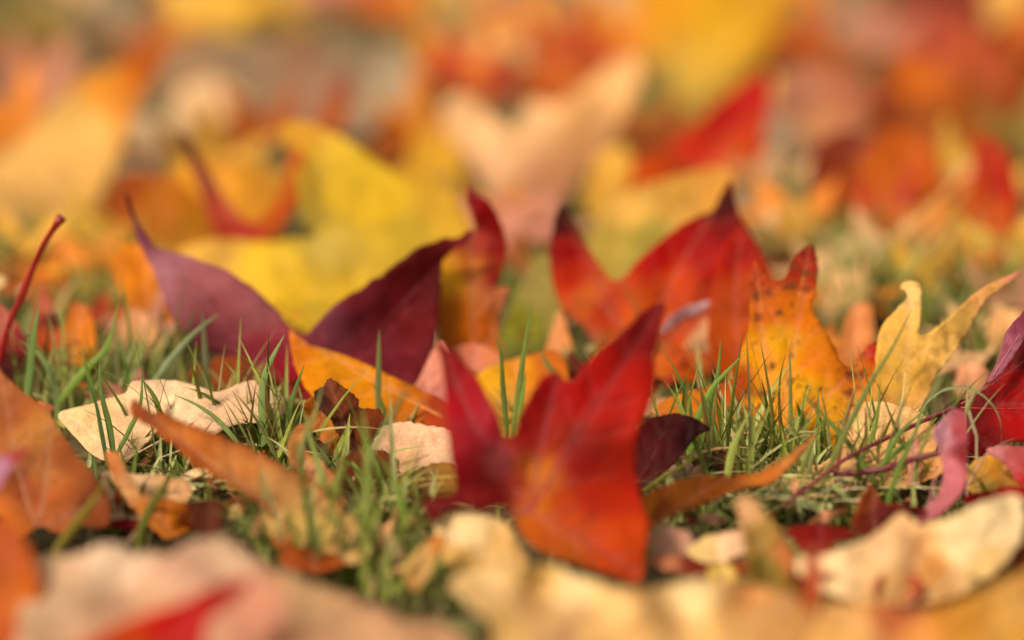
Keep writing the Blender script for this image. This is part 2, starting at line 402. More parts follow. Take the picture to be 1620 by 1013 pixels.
leaf('amber leaf edge curving behind the dark brown folded leaf',
 [(480,640),(503,625),(520,650),(535,690),(540,720),(520,715),(500,690),(488,668)], [(500,650,(185,105,30)),(525,700,(205,120,35))], (520,722), 60, dry=True)
leaf('deep red-brown curled leaf in front of the pinkish beige leaf',
 [(532,740),(550,720),(575,712),(610,716),(630,735),(622,758),(606,752),(622,775),(590,790),(556,778),(540,770)],
 [(560,740,(115,30,14)),(610,730,(130,55,25)),(590,770,(100,28,15))], (580,795), 45, base=(570,788), tips=((620,725),), dry=True, cup=-.002, jag=.3)
leaf('pinkish beige leaf left of the big red leaf',
 [(588,712),(598,690),(612,672),(650,668),(700,678),(730,690),(730,745),(690,748),(650,762),(618,757),(632,732),(612,716)],
 [(620,690,(222,175,140)),(670,700,(225,180,145)),(640,740,(215,165,125))], (650,772), 28, base=(640,762), tips=((620,672),(710,685)), dry=True, veinc=(190,135,100))
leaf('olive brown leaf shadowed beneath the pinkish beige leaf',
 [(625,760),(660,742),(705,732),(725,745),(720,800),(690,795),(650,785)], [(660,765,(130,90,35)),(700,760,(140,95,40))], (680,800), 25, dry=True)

leaf('big red leaf standing upright in the centre, orange towards its base',
 [(690,538),(706,550),(722,562),(740,580),(757,602),(773,630),(787,655),(798,690),(812,690),(822,662),(835,632),(856,598),(868,590),(884,590),(896,602),(912,600),(930,572),(958,545),(992,518),(1020,492),(1048,478),(1050,490),(1043,515),(1041,545),(1034,562),(1038,600),(1026,648),(1008,690),(1004,735),(1012,780),(1026,828),(1022,868),(1012,920),(965,908),(905,890),(850,868),(822,838),(800,800),(765,806),(735,800),(705,806),(690,826),(668,800),(690,785),(722,778),(712,720),(706,660),(704,610),(697,570)],
 [(700,560,(150,10,16)),(730,640,(178,22,34)),(760,660,(188,42,56)),(740,740,(165,30,38)),(745,690,(178,38,46)),(787,738,(175,80,85)),(715,800,(115,8,20)),(770,770,(125,10,15)),(790,790,(120,8,15)),(880,620,(178,10,8)),(1035,500,(140,25,28)),(960,620,(190,28,22)),(1000,640,(200,40,22)),(840,690,(165,8,8)),(830,760,(160,15,10)),(920,735,(150,22,14)),(845,755,(205,125,35)),(850,800,(200,108,35)),(890,800,(190,65,25)),(870,840,(195,90,32)),(900,835,(195,75,28)),(960,780,(195,50,22)),(1000,760,(180,38,18)),(950,860,(210,75,25)),(1000,880,(212,75,22)),(900,870,(205,100,36)),(930,790,(175,40,20))],
 (880,910), 62, base=(840,812), tips=((695,545),(1044,482),(885,592),(1012,910),(672,800)), bend=(772,38), yaw=4, veinc=(125,20,18), wave=.0025, spacing=6, vfold=.22,
 bumps=((1000,745,50,.004),(740,700,60,-.004),(800,780,60,.006)))
leaf('cream curled leaf at the foot of the big red leaf',
 [(690,832),(735,812),(790,822),(815,846),(838,892),(800,922),(742,915),(700,885)], [(740,840,(240,205,150)),(790,870,(222,175,110)),(730,890,(205,160,90))], (760,925), 42, base=(810,910), tips=((705,840),), dry=True, cup=.004)
leaf('tan curled leaf rim left of the cream leaf below the red leaf',
 [(640,905),(660,870),(690,848),(706,850),(692,880),(680,915),(655,940)], [(670,880,(215,165,95)),(690,860,(190,120,55))], (665,945), 50, dry=True)
leaf('long golden beige leaf stretched blurred along the bottom centre',
 [(715,915),(770,898),(830,905),(870,893),(950,922),(1020,932),(1100,918),(1190,925),(1262,945),(1300,1000),(1300,1080),(820,1080),(770,980),(735,950)],
 [(770,930,(232,190,130)),(900,930,(242,208,150)),(840,960,(205,155,98)),(980,950,(225,185,125)),(1100,950,(242,208,148)),(1050,1000,(215,168,105)),(1000,925,(190,135,75)),(900,1000,(205,155,105)),(1150,990,(225,170,100)),(1190,935,(215,150,90)),(800,990,(190,150,90)),(860,910,(205,165,95)),(1230,990,(200,145,85)),(950,1010,(210,165,100))],
 (1000,1100), 24, base=(1000,1090), tips=((760,915),(900,905),(1100,925),(1250,950)), dry=True, wave=.009, z0=.006, veinc=(190,140,80), spot=.3, bumps=((860,930,30,.012),(1010,960,45,-.012),(1180,960,40,.01),(1090,1010,50,.01)))
leaf('small cream leaf on the lawn right of the big red leaf',
 [(1085,872),(1110,852),(1140,845),(1182,838),(1192,862),(1160,885),(1115,890)], [(1110,865,(240,200,135)),(1170,855,(240,190,150))], (1140,895), 30, dry=True)
leaf('dusty pink leaf edge beside the small cream leaf',
 [(1025,870),(1035,842),(1065,835),(1095,848),(1090,878),(1050,885)], [(1060,858,(195,145,120))], (1060,892), 32, dry=True)
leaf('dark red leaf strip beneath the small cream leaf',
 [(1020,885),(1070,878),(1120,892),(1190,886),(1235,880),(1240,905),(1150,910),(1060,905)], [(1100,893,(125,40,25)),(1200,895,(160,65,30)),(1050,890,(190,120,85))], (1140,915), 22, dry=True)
leaf('tiny yellow-beige leaf scrap on the lawn below the small cream leaf',
 [(1120,905),(1135,892),(1160,896),(1168,915),(1145,928),(1125,922)], [(1145,908,(225,185,95))], (1145,932), 40, dry=True)
leaf('tan and green blurred leaf tongue rising in front of the orange leaf',
 [(1165,795),(1175,784),(1192,790),(1215,820),(1240,850),(1258,885),(1262,935),(1225,945),(1190,930),(1180,880),(1172,835)],
 [(1180,800,(210,155,105)),(1205,850,(170,130,65)),(1215,900,(140,115,45)),(1245,880,(185,110,60))], (1220,945), 66, base=(1230,940), tips=((1175,788),), dry=True)
leaf('large cream leaf with raised rim at lower right',
 [(1255,885),(1300,878),(1350,862),(1395,838),(1415,820),(1432,814),(1462,832),(1500,822),(1555,795),(1608,782),(1622,818),(1612,862),(1582,902),(1532,932),(1500,948),(1440,955),(1390,962),(1330,945),(1282,928)],
 [(1300,900,(240,205,155)),(1400,880,(235,190,140)),(1450,870,(225,175,120)),(1475,900,(195,135,70)),(1520,860,(240,210,160)),(1580,830,(245,215,165)),(1420,925,(225,170,105)),(1560,890,(232,190,125))],
 (1430,968), 32, base=(1470,950), tips=((1270,890),(1425,822),(1605,795)), dry=True, wave=.005, veinc=(200,140,85), bumps=((1470,870,28,.007),(1400,920,40,-.005)))
leaf('small curled red-rimmed leaf lying in front of the large cream leaf',
 [(1382,935),(1395,910),(1425,902),(1455,915),(1458,940),(1420,955),(1395,952)], [(1420,930,(228,180,115)),(1400,912,(185,85,60)),(1450,920,(190,95,60))], (1420,965), 45, dry=True, cup=-.004, edge=(180,70,50))
leaf('brown and dark red curled leaf behind the large cream leaf',
 [(1350,838),(1354,805),(1364,782),(1380,767),(1398,796),(1440,798),(1468,812),(1440,822),(1405,832),(1385,850)],
 [(1365,800,(165,72,20)),(1370,825,(130,45,15)),(1395,815,(95,20,12)),(1440,808,(110,25,12))], (1390,855), 50, base=(1385,845), tips=((1380,772),(1460,812)), dry=True, vfold=.5)
leaf('dark red leaf fold lying left of the brown curled leaf',
 [(1245,838),(1290,830),(1345,838),(1352,850),(1322,858),(1305,880),(1270,872),(1255,852)], [(1290,845,(140,25,15)),(1325,845,(125,30,20)),(1285,862,(160,45,35))], (1290,880), 28, dry=False)
leaf('red blurred leaf stalk rising from the bottom right lawn',
 [(1245,1050),(1262,980),(1270,920),(1278,872),(1295,872),(1300,930),(1290,990),(1278,1060)], [(1285,890,(205,85,50)),(1270,980,(210,100,40))], (1270,1060), 78, base=(1265,1050), tips=((1288,875),), jag=.2)
leaf('pink curled leaf hooked over beside the deep red leaf at right',
 [(1482,700),(1478,680),(1490,665),(1510,648),(1527,655),(1531,690),(1530,740),(1526,772),(1505,800),(1475,822),(1450,828),(1462,806),(1482,785),(1492,755),(1488,720)],
 [(1492,685,(215,150,165)),(1515,680,(190,80,90)),(1505,740,(205,115,125)),(1495,790,(205,115,120)),(1525,720,(150,50,55))], (1470,832), 72, base=(1465,822), tips=((1505,660),), cup=-.004, vfold=.4)
leaf('deep red glossy leaf standing at the right edge with a long dark stem',
 [(1512,640),(1535,628),(1560,606),(1580,580),(1592,560),(1612,520),(1640,470),(1700,480),(1700,720),(1640,700),(1600,700),(1560,712),(1546,735),(1530,715),(1528,680)],
 [(1550,640,(120,3,5)),(1600,600,(170,8,6)),(1600,660,(185,6,4)),(1560,690,(130,4,6)),(1615,560,(110,6,10)),(1530,650,(90,4,6))],
 (1580,745), 58, base=(1512,645), tips=((1680,520),(1680,640),(1560,705)), yaw=-10, veinc=(90,5,8), spot=0,
 stem=([(1512,645),(1470,662),(1400,695),(1340,725),(1290,762),(1240,800)], (125,35,55), -.08))
leaf('mauve rolled underside edge along the top of the deep red leaf',
 [(1562,605),(1578,570),(1590,530),(1612,500),(1650,470),(1660,485),(1625,530),(1600,570),(1580,595)], [(1590,550,(170,95,110)),(1620,515,(150,70,90))], (1580,745), 62, base=(1566,603), tips=((1650,478),), z0=.005, yaw=-10)
leaf('scarlet lower lobe of a leaf at the right edge under the deep red leaf',
 [(1560,712),(1600,705),(1660,715),(1700,740),(1700,800),(1650,790),(1610,765),(1590,735)], [(1600,720,(200,90,90)),(1640,750,(205,40,30)),(1580,712,(215,130,130))], (1640,815), 50, base=(1690,790), tips=((1565,712),))
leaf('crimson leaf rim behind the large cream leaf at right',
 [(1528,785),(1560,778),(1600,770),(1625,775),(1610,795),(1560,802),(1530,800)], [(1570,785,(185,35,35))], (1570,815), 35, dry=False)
leaf('orange-brown blurred leaf filling the bottom right corner',
 [(1300,965),(1380,955),(1450,965),(1530,948),(1620,905),(1700,900),(1700,1090),(1290,1090)],
 [(1340,1000,(215,160,95)),(1420,975,(180,95,60)),(1490,950,(170,105,40)),(1520,980,(195,135,55)),(1600,950,(215,160,85)),(1600,1010,(195,140,60)),(1450,1010,(205,135,65))], (1480,1110), 28, base=(1500,1090), tips=((1330,970),(1450,960),(1650,930)), dry=True, wave=.005, z0=.006)
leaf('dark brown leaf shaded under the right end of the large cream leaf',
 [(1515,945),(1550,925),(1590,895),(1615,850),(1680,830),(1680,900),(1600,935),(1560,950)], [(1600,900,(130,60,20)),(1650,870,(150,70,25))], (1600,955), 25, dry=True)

leaf('long bright orange curled leaf lying right of the big red leaf',
 [(1008,808),(1022,786),(1045,772),(1080,758),(1110,754),(1160,754),(1200,748),(1235,730),(1262,708),(1290,690),(1275,712),(1258,732),(1232,756),(1200,770),(1165,776),(1130,790),(1092,805),(1062,815),(1040,828),(1020,850),(1000,840)],
 [(1020,800,(200,120,40)),(1080,780,(205,115,40)),(1140,770,(195,100,28)),(1200,760,(205,120,50)),(1265,715,(215,150,85)),(1050,810,(175,85,20))],
 (1060,850), 42, base=(1015,840), tips=((1285,694),), yaw=10, dry=True, spot=.35, vfold=.3, spacing=5, edge=(175,90,30))
leaf('dark maroon leaf behind the right side of the big red leaf',
 [(960,800),(980,720),(1000,690),(1028,664),(1060,655),(1085,657),(1104,665),(1124,678),(1114,684),(1104,690),(1085,712),(1062,738),(1035,760),(1005,790)],
 [(1060,670,(70,14,10)),(1030,700,(85,18,14)),(1100,680,(52,14,10)),(1010,760,(95,16,14))], (1030,800), 48, base=(990,790), tips=((1120,680),(1060,660)), veinc=(50,5,8))
leaf('greyish mauve leaf corner in the grass above the orange curled leaf',
 [(1056,752),(1064,728),(1082,722),(1098,738),(1110,758),(1085,760)], [(1080,740,(165,125,110))], (1085,765), 35, dry=True, jag=.3)
leaf('small dark brown leaf scrap in the grass above the orange curled leaf',
 [(1092,730),(1120,718),(1150,716),(1165,740),(1140,752),(1110,748)], [(1130,730,(70,35,22)),(1150,740,(110,60,30))], (1130,762), 35, dry=True)
leaf('pale apricot leaf lying behind grass under the yellow star leaf',
 [(1262,740),(1300,735),(1335,700),(1345,655),(1375,636),(1420,640),(1460,655),(1490,690),(1500,740),(1440,770),(1360,775),(1290,772)],
 [(1380,660,(240,190,130)),(1420,690,(235,180,120)),(1330,740,(225,170,115)),(1470,740,(225,160,90))], (1380,790), 26, base=(1380,775), tips=((1380,642),(1480,690)), dry=True, veinc=(215,165,110))
leaf('golden leaf low in the grass below the deep red leaf at right',
 [(1530,740),(1560,722),(1600,720),(1650,735),(1650,790),(1590,795),(1540,785)], [(1580,750,(205,140,50)),(1560,770,(195,150,75))], (1590,800), 35, dry=True)
leaf('reddish brown leaf lying dim below the purple leaf',
 [(325,600),(335,570),(365,562),(400,575),(430,600),(440,650),(470,672),(480,700),(440,690),(400,650),(360,625)],
 [(350,590,(150,70,15)),(400,610,(120,45,15)),(450,670,(160,80,35))], (400,640), 50, dry=True)

# ------------------------------------------------------------------ leaves just behind the focus
leaf('purple leaf with two tall lobes, left of centre, darker at its right lobe',
 [(196,302),(203,312),(214,342),(226,365),(242,388),(262,398),(292,403),(322,412),(352,424),(382,443),(412,466),(438,492),(460,516),(484,530),(503,510),(522,488),(548,470),(572,455),(590,440),(604,436),(622,420),(645,405),(668,390),(700,378),(728,374),(748,364),(738,384),(718,394),(702,410),(700,440),(696,480),(692,520),(684,560),(668,590),(655,608),(620,612),(560,625),(505,640),(460,640),(430,625),(415,600),(388,578),(345,560),(312,548),(290,525),(268,495),(255,462),(240,425),(222,388),(208,345)],
 [(203,325,(60,15,20)),(225,375,(120,60,75)),(265,420,(170,110,120)),(310,440,(160,92,98)),(340,500,(140,70,75)),(400,490,(155,85,90)),(410,560,(150,45,60)),(450,600,(160,25,40)),(350,540,(135,60,68)),(520,505,(135,65,78)),(570,480,(115,32,42)),(640,430,(95,8,12)),(680,400,(95,5,8)),(735,374,(110,10,14)),(640,500,(105,15,22)),(600,560,(120,38,48)),(655,560,(115,25,34))],  # sky sheen painted into the mauve left lobe, shade into the right
 (475,632), 58, base=(478,650), tips=((200,310),(742,367),(655,600),(330,550)), veinc=(160,30,45), wave=.003, vfold=.28, bumps=((640,500,90,.01),(340,480,90,-.006)))
leaf('amber leaf lobe crossing the foot of the purple leaf',
 [(458,522),(470,530),(492,546),(545,562),(590,582),(640,605),(690,628),(720,650),(720,690),(650,680),(600,660),(555,648),(500,632),(478,605),(464,570)],
 [(470,545,(215,120,20)),(520,580,(228,145,28)),(590,610,(230,145,25)),(650,640,(215,120,30)),(690,650,(190,70,40))], (600,680), 44, base=(700,660), tips=((462,530),), spot=.3, yaw=6)
leaf('salmon pink leaf edge between the purple leaf and the big red leaf',
 [(645,630),(662,602),(682,560),(700,540),(712,580),(715,640),(690,645)], [(680,600,(228,145,120)),(700,620,(215,130,115))], (680,650), 65)
leaf('golden leaf behind the notch of the big red leaf',
 [(735,620),(760,590),(800,572),(840,562),(880,556),(900,590),(880,640),(830,690),(770,690),(745,650)], [(770,600,(238,175,50)),(830,585,(228,145,40)),(860,570,(205,110,40)),(800,650,(215,160,70))], (810,640), 40, spot=.2)
leaf('salmon leaf strip standing behind the gap of the big red leaf',
 [(715,560),(745,545),(785,555),(795,575),(770,600),(740,605)], [(750,570,(222,130,100)),(785,565,(225,140,90))], (760,615), 45)
leaf('small salmon leaf tip leaning beside the yellow-green leaf behind the notch',
 [(862,560),(870,535),(885,490),(898,520),(905,560),(885,590)], [(880,540,(230,150,90))], (880,600), 60, jag=.2)
leaf('orange leaf with a crimson curled upper half right of the purple leaf',
 [(738,292),(752,305),(772,318),(788,345),(800,380),(795,420),(788,452),(806,455),(800,475),(788,510),(792,570),(765,600),(730,590),(700,560),(692,500),(698,430),(710,400),(738,380),(752,360),(742,330)],
 [(745,305,(150,25,35)),(770,350,(160,15,20)),(790,390,(145,12,15)),(782,440,(150,25,14)),(752,380,(200,80,65)),(715,440,(228,165,45)),(725,500,(205,110,30)),(765,520,(205,100,28)),(745,430,(205,115,50)),(790,465,(215,125,80))],
 (745,605), 68, base=(748,598), tips=((742,298),(805,458)), vfold=.3, bumps=((780,380,40,.008),))
leaf('yellow-green leaf standing behind the centre gap',
 [(790,560),(800,510),(815,470),(835,430),(860,400),(880,420),(890,470),(885,530),(870,575),(830,590)], [(835,520,(150,145,45)),(860,460,(160,140,75)),(830,560,(140,135,60)),(880,500,(165,145,75))], (840,530), 55)
leaf('scarlet and orange leaf with two raised lobes right of centre',
 [(888,322),(900,335),(912,358),(928,388),(948,418),(970,444),(985,440),(1010,412),(1040,385),(1075,358),(1105,342),(1130,330),(1142,305),(1155,288),(1166,330),(1185,365),(1205,400),(1222,445),(1215,500),(1200,560),(1120,600),(1060,600),(1000,585),(950,555),(925,520),(895,495),(878,460),(870,420),(872,380),(878,345)],
 [(888,335,(35,3,5)),(893,358,(70,3,5)),(900,390,(175,14,10)),(905,440,(205,50,20)),(930,470,(222,110,50)),(960,490,(205,60,30)),(1040,410,(195,25,10)),(1060,450,(215,75,30)),(1010,500,(218,95,35)),(1100,380,(180,20,12)),(1145,325,(75,3,5)),(1160,360,(130,5,5)),(1150,420,(185,22,20)),(1185,450,(190,60,20)),(1180,530,(205,85,25)),(1080,520,(215,80,30)),(1000,560,(222,120,50))],
 (1050,578), 60, base=(1010,575), tips=((888,328),(1153,296),(1205,430),(920,520)), veinc=(150,70,25), wave=.003, vfold=.26)
leaf('orange leaf with brown specks and yellow heart, right of centre',
 [(1192,412),(1205,420),(1220,440),(1238,442),(1262,402),(1285,388),(1294,420),(1290,465),(1284,488),(1302,520),(1318,545),(1330,572),(1345,580),(1362,560),(1385,540),(1392,570),(1396,640),(1372,700),(1300,715),(1220,700),(1150,690),(1090,690),(1035,660),(1040,640),(1080,622),(1130,608),(1160,600),(1172,560),(1186,510),(1186,460)],
 [(1200,435,(200,70,20)),(1270,420,(180,45,15)),(1275,400,(140,25,12)),(1215,490,(205,100,22)),(1265,500,(218,115,20)),(1240,540,(232,165,32)),(1210,560,(225,150,30)),(1270,620,(232,165,35)),(1200,640,(228,150,35)),(1220,600,(228,155,25)),(1290,570,(222,125,22)),(1350,590,(220,115,28)),(1388,550,(195,35,20)),(1300,640,(225,155,30)),(1250,660,(225,150,30)),(1100,640,(220,125,30)),(1170,610,(195,75,20)),(1380,640,(222,150,60))],
 (1230,698), 50, base=(1225,705), tips=((1195,418),(1280,392),(1385,548),(1040,650)), spot=1.0, veinc=(205,95,20), vfold=.2)
leaf('pale yellow star leaf with a hooked lobe and a long pointed lobe at right',
 [(1424,457),(1430,448),(1443,445),(1455,450),(1458,480),(1454,528),(1462,530),(1482,518),(1502,502),(1522,482),(1542,464),(1562,452),(1588,440),(1616,428),(1604,442),(1580,460),(1560,476),(1545,500),(1528,530),(1505,565),(1485,590),(1470,620),(1455,660),(1435,690),(1400,700),(1385,660),(1384,600),(1388,540),(1398,512),(1418,490),(1434,472),(1432,460)],
 [(1440,460,(240,195,120)),(1420,520,(242,190,95)),(1500,530,(245,195,105)),(1570,460,(238,175,105)),(1605,438,(222,140,110)),(1420,600,(240,185,85)),(1440,650,(235,175,95)),(1400,660,(215,150,80))],
 (1425,700), 58, base=(1420,700), tips=((1440,450),(1608,434)), spot=.35, veinc=(235,175,85), wave=.003)
leaf('mauve leaf sliver pointing right behind the tip of the big red leaf',
 [(1040,530),(1050,510),(1068,494),(1095,482),(1128,476),(1112,492),(1080,508),(1058,524)], [(1070,505,(175,118,118)),(1110,484,(200,155,160))], (1050,610), 62, base=(1042,528), tips=((1125,478),), jag=.2)
leaf('small peach leaf behind the mauve sliver',
 [(1082,556),(1090,525),(1105,508),(1135,503),(1168,524),(1145,538),(1115,558)], [(1110,530,(238,180,130)),(1145,522,(242,190,140)),(1092,515,(215,90,60))], (1110,600), 40)
leaf('bright red stem-bearing curled leaf at the left edge, its stem raised high',
 [(-50,490),(-10,478),(15,495),(38,530),(42,570),(30,600),(10,625),(-50,640)], [(0,510,(205,110,90)),(30,540,(150,45,40)),(20,575,(80,15,10)),(0,600,(70,12,8))], (0,640), 60, base=(-25,625), tips=((10,492),),
 stem=([(-25,625),(-2,575),(12,520),(38,460),(66,392),(97,345)], (150,10,10), -.03))
leaf('salmon and orange leaf standing behind the grass at far left',
 [(55,560),(50,520),(58,480),(70,455),(85,490),(98,520),(118,480),(140,490),(152,530),(148,580),(120,600),(80,605)],
 [(75,490,(215,105,80)),(75,540,(222,95,50)),(120,520,(222,125,40)),(130,570,(225,140,50)),(105,595,(200,60,40)),(82,503,(90,15,15))], (100,615), 62, base=(100,605), tips=((70,460),(130,482)))
leaf('cream leaf tip jutting in at the left edge beside the red stem',
 [(-30,440),(0,436),(12,445),(0,458),(-30,470)], [(0,446,(240,205,140))], (-10,600), 70, jag=.2)

# ------------------------------------------------------------------ blurred leaves further back
leaf('bright yellow leaf standing behind the purple leaf',
 [(440,208),(475,192),(520,208),(560,228),(600,258),(640,280),(690,288),(725,320),(748,362),(740,400),(690,440),(620,480),(560,505),(500,530),(450,505),(400,480),(350,440),(300,418),(280,400),(300,388),(360,380),(420,382),(480,376),(500,372),(478,350),(470,300),(462,250)],
 [(470,205,(225,165,60)),(490,300,(165,130,45)),(488,340,(160,135,50)),(525,300,(222,180,55)),(540,260,(222,182,58)),(600,320,(222,180,52)),(690,330,(222,172,60)),(650,370,(205,172,62)),(420,410,(232,190,62)),(340,400,(232,180,85)),(480,460,(226,184,55)),(520,400,(205,175,80)),(540,470,(220,180,55))],
 (500,500), 52, base=(500,520), wave=.003, spot=.1)
leaf('rusty red curled leaf with two thin raised lobes in front of the yellow leaf',
 [(284,212),(300,222),(318,250),(340,288),(362,322),(392,350),(415,345),(440,310),(455,262),(462,232),(480,245),(480,290),(462,340),(430,378),(392,390),(352,382),(330,350),(318,305),(300,258)],
 [(295,225,(110,50,55)),(320,265,(150,75,60)),(355,330,(205,85,60)),(385,370,(190,45,25)),(430,345,(208,95,35)),(465,270,(208,105,30))],
 (400,460), 66, base=(390,385), tips=((290,218),(465,240)), z0=.01)
leaf('amber leaf lying left of the purple leaf',
 [(170,330),(180,290),(200,275),(260,280),(330,330),(330,420),(300,450),(290,520),(260,500),(230,440),(200,400)],
 [(200,300,(170,80,30)),(250,330,(185,105,25)),(300,380,(180,115,30)),(260,470,(190,120,25))], (250,440), 50)
leaf('golden orange leaf with a long pointed lobe at upper left',
 [(268,60),(262,90),(242,125),(218,165),(196,220),(175,280),(150,330),(100,370),(20,390),(-70,400),(-70,270),(-10,250),(40,215),(85,165),(130,125),(180,108),(220,90)],
 [(255,80,(200,105,40)),(225,110,(215,105,20)),(200,130,(220,125,30)),(175,140,(225,150,55)),(120,200,(235,188,108)),(60,280,(232,182,108)),(140,270,(232,180,100)),(20,340,(222,172,98))],
 (100,350), 55, base=(60,370), tips=((260,70),(-50,280)), wave=.004)
leaf('peach beige leaf with raised lobes at upper centre',
 [(700,175),(720,150),(750,158),(790,195),(815,205),(840,160),(880,165),(925,135),(965,100),(1015,88),(1012,130),(985,190),(955,240),(915,285),(880,330),(830,350),(790,320),(745,270),(715,225)],
 [(735,190,(245,195,140)),(790,250,(242,190,140)),(850,190,(240,190,135)),(980,120,(245,190,125)),(920,200,(222,165,105)),(860,290,(205,140,100)),(940,240,(210,150,100))],
 (850,325), 55, base=(850,335), tips=((715,165),(1005,100),(850,165)), wave=.005)
leaf('yellow leaf in the blurred far row at upper right of centre',
 [(1010,-60),(1250,-60),(1245,10),(1225,60),(1190,105),(1150,140),(1110,165),(1060,175),(1035,140),(1030,60)],
 [(1060,20,(235,165,45)),(1140,40,(228,175,50)),(1200,30,(210,155,45)),(1080,130,(215,175,80)),(1110,100,(228,180,70))],
 (1100,185), 62, base=(1090,170), tips=((1050,-50),(1220,-40)))
leaf('tall red lobe rising behind the scarlet leaf, right of upper centre',
 [(1216,112),(1218,160),(1208,220),(1195,270),(1170,320),(1120,310),(1060,310),(1000,320),(985,290),(1020,240),(1050,235),(1090,205),(1130,165),(1175,130)],
 [(1200,140,(200,35,20)),(1150,190,(200,30,12)),(1180,220,(215,75,35)),(1110,240,(210,50,20)),(1150,270,(225,95,55)),(1030,280,(215,85,30))],
 (1090,350), 60, base=(1080,320), tips=((1210,120),))
leaf('yellowish leaf between the tall red lobe and the scarlet leaf',
 [(900,430),(930,380),(955,330),(1000,300),(1060,282),(1130,265),(1160,275),(1150,320),(1100,360),(1050,400),(1010,460),(940,470)],
 [(1000,330,(225,175,90)),(1080,310,(230,170,80)),(1130,285,(228,160,70)),(960,400,(190,160,75)),(1020,380,(180,160,70))],
 (1000,480), 50, base=(960,450), tips=((1145,270),))
leaf('mustard leaf lobe left of the yellowish leaf in the blur',
 [(925,330),(930,285),(945,250),(985,230),(1000,260),(985,310),(955,345)], [(955,280,(232,175,75))], (955,370), 60)
leaf('large burnt orange leaf curling at upper right',
 [(1365,150),(1400,110),(1440,70),(1470,20),(1510,20),(1550,50),(1600,30),(1680,-20),(1680,140),(1610,190),(1540,225),(1470,225),(1410,200)],
 [(1400,150,(185,90,50)),(1470,60,(195,90,65)),(1450,130,(210,110,35)),(1500,180,(175,88,20)),(1400,180,(160,80,35)),(1560,110,(200,95,60)),(1600,90,(175,80,35)),(1640,60,(205,110,50))],
 (1500,240), 50, base=(1490,220), tips=((1485,25),(1650,10),(1380,150)), wave=.006)
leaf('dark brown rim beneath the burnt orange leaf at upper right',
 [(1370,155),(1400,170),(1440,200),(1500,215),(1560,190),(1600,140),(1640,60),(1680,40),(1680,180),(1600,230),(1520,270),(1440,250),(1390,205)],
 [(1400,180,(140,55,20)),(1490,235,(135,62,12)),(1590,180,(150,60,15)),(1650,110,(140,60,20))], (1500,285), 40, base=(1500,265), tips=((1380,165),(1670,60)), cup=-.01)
leaf('orange leaf with a dark red fold in the right background',
 [(1285,330),(1282,270),(1295,225),(1340,205),(1370,215),(1420,200),(1470,230),(1490,300),(1440,330),(1380,350),(1330,380),(1310,370)],
 [(1310,270,(135,52,28)),(1350,225,(150,68,50)),(1318,340,(130,42,20)),(1365,300,(190,85,25)),(1390,260,(212,105,32)),(1450,280,(205,95,30)),(1380,320,(210,110,25))],
 (1380,400), 55, base=(1370,365), tips=((1360,210),(1460,225)))
leaf('vermilion leaf standing in the background near the right edge',
 [(1530,400),(1530,330),(1540,260),(1545,225),(1575,220),(1600,260),(1612,320),(1602,380),(1570,410)], [(1565,250,(200,60,35)),(1590,290,(190,45,22)),(1560,340,(212,95,35)),(1565,390,(215,100,60))], (1565,430), 62)
leaf('pinkish mauve blurred leaf between the tall red lobe and the burnt orange leaf',
 [(1215,170),(1250,110),(1310,105),(1370,130),(1390,180),(1350,215),(1290,235),(1240,260),(1212,230)], [(1250,170,(175,115,90)),(1330,150,(180,110,80)),(1290,200,(205,140,95)),(1235,210,(165,140,115))], (1290,270), 30)
leaf('red leaf low in the blur above the burnt orange leaf at top right',
 [(1390,60),(1420,-10),(1470,-60),(1540,-40),(1560,30),(1500,90),(1440,100)], [(1460,40,(175,70,60)),(1470,0,(140,65,50)),(1430,80,(200,95,50))], (1470,110), 50)
leaf('cream round leaf blurred in front of the grey stone at upper left',
 [(270,200),(280,150),(320,125),(365,130),(395,165),(385,210),(340,232),(295,225)], [(330,170,(232,190,145)),(350,200,(222,190,140))], (330,250), 50)
leaf('greyish beige leaf blurred left of the cream round leaf',
 [(185,270),(195,210),(225,185),(260,190),(290,230),(270,270),(220,285)], [(230,225,(200,168,128)),(250,250,(190,160,125))], (235,300), 35)
leaf('thin red-orange lobe rising at upper left of centre',
 [(495,215),(505,180),(525,140),(548,115),(560,130),(550,175),(530,215)], [(540,135,(165,80,55)),(520,180,(200,100,40))], (515,290), 62)
leaf('rust brown leaf blurred above the bright yellow leaf',
 [(585,250),(590,205),(615,188),(645,200),(655,235),(630,258)], [(620,225,(180,90,20))], (620,280), 40)
leaf('mustard leaf blurred right of the bright yellow leaf',
 [(640,300),(650,230),(670,180),(700,200),(730,250),(740,310),(700,320)], [(690,240,(212,160,50)),(680,200,(215,145,60))], (690,340), 45)
leaf('wide greyish tan leaf blurred in the far row at upper left of centre',
 [(240,150),(255,85),(330,60),(430,62),(540,55),(620,72),(665,110),(650,170),(600,215),(480,205),(420,180),(370,140),(300,140)],
 [(280,90,(165,130,98)),(400,90,(155,128,100)),(470,80,(150,108,82)),(560,80,(140,118,92)),(600,130,(178,155,125)),(520,150,(168,128,105))], (470,250), 40)
leaf('blurred orange lobe between the scarlet leaf and the speckled orange leaf',
 [(1130,430),(1150,380),(1175,360),(1200,400),(1225,450),(1222,520),(1205,590),(1150,600),(1120,540)], [(1170,400,(185,35,18)),(1190,460,(200,75,25)),(1170,540,(205,85,25))], (1170,610), 64)
leaf('small dark brown leaf scrap blurred beneath the small twisted leaf',
 [(305,800),(330,790),(352,800),(350,835),(325,850),(305,832)], [(325,820,(95,40,20))], (325,865), 45, dry=True)
leaf('coral grass-side leaf fragment standing behind the apricot leaf',
 [(1440,700),(1452,690),(1458,720),(1455,765),(1440,775),(1436,740)], [(1448,730,(205,140,110))], (1450,790), 70, jag=.3, dry=True)

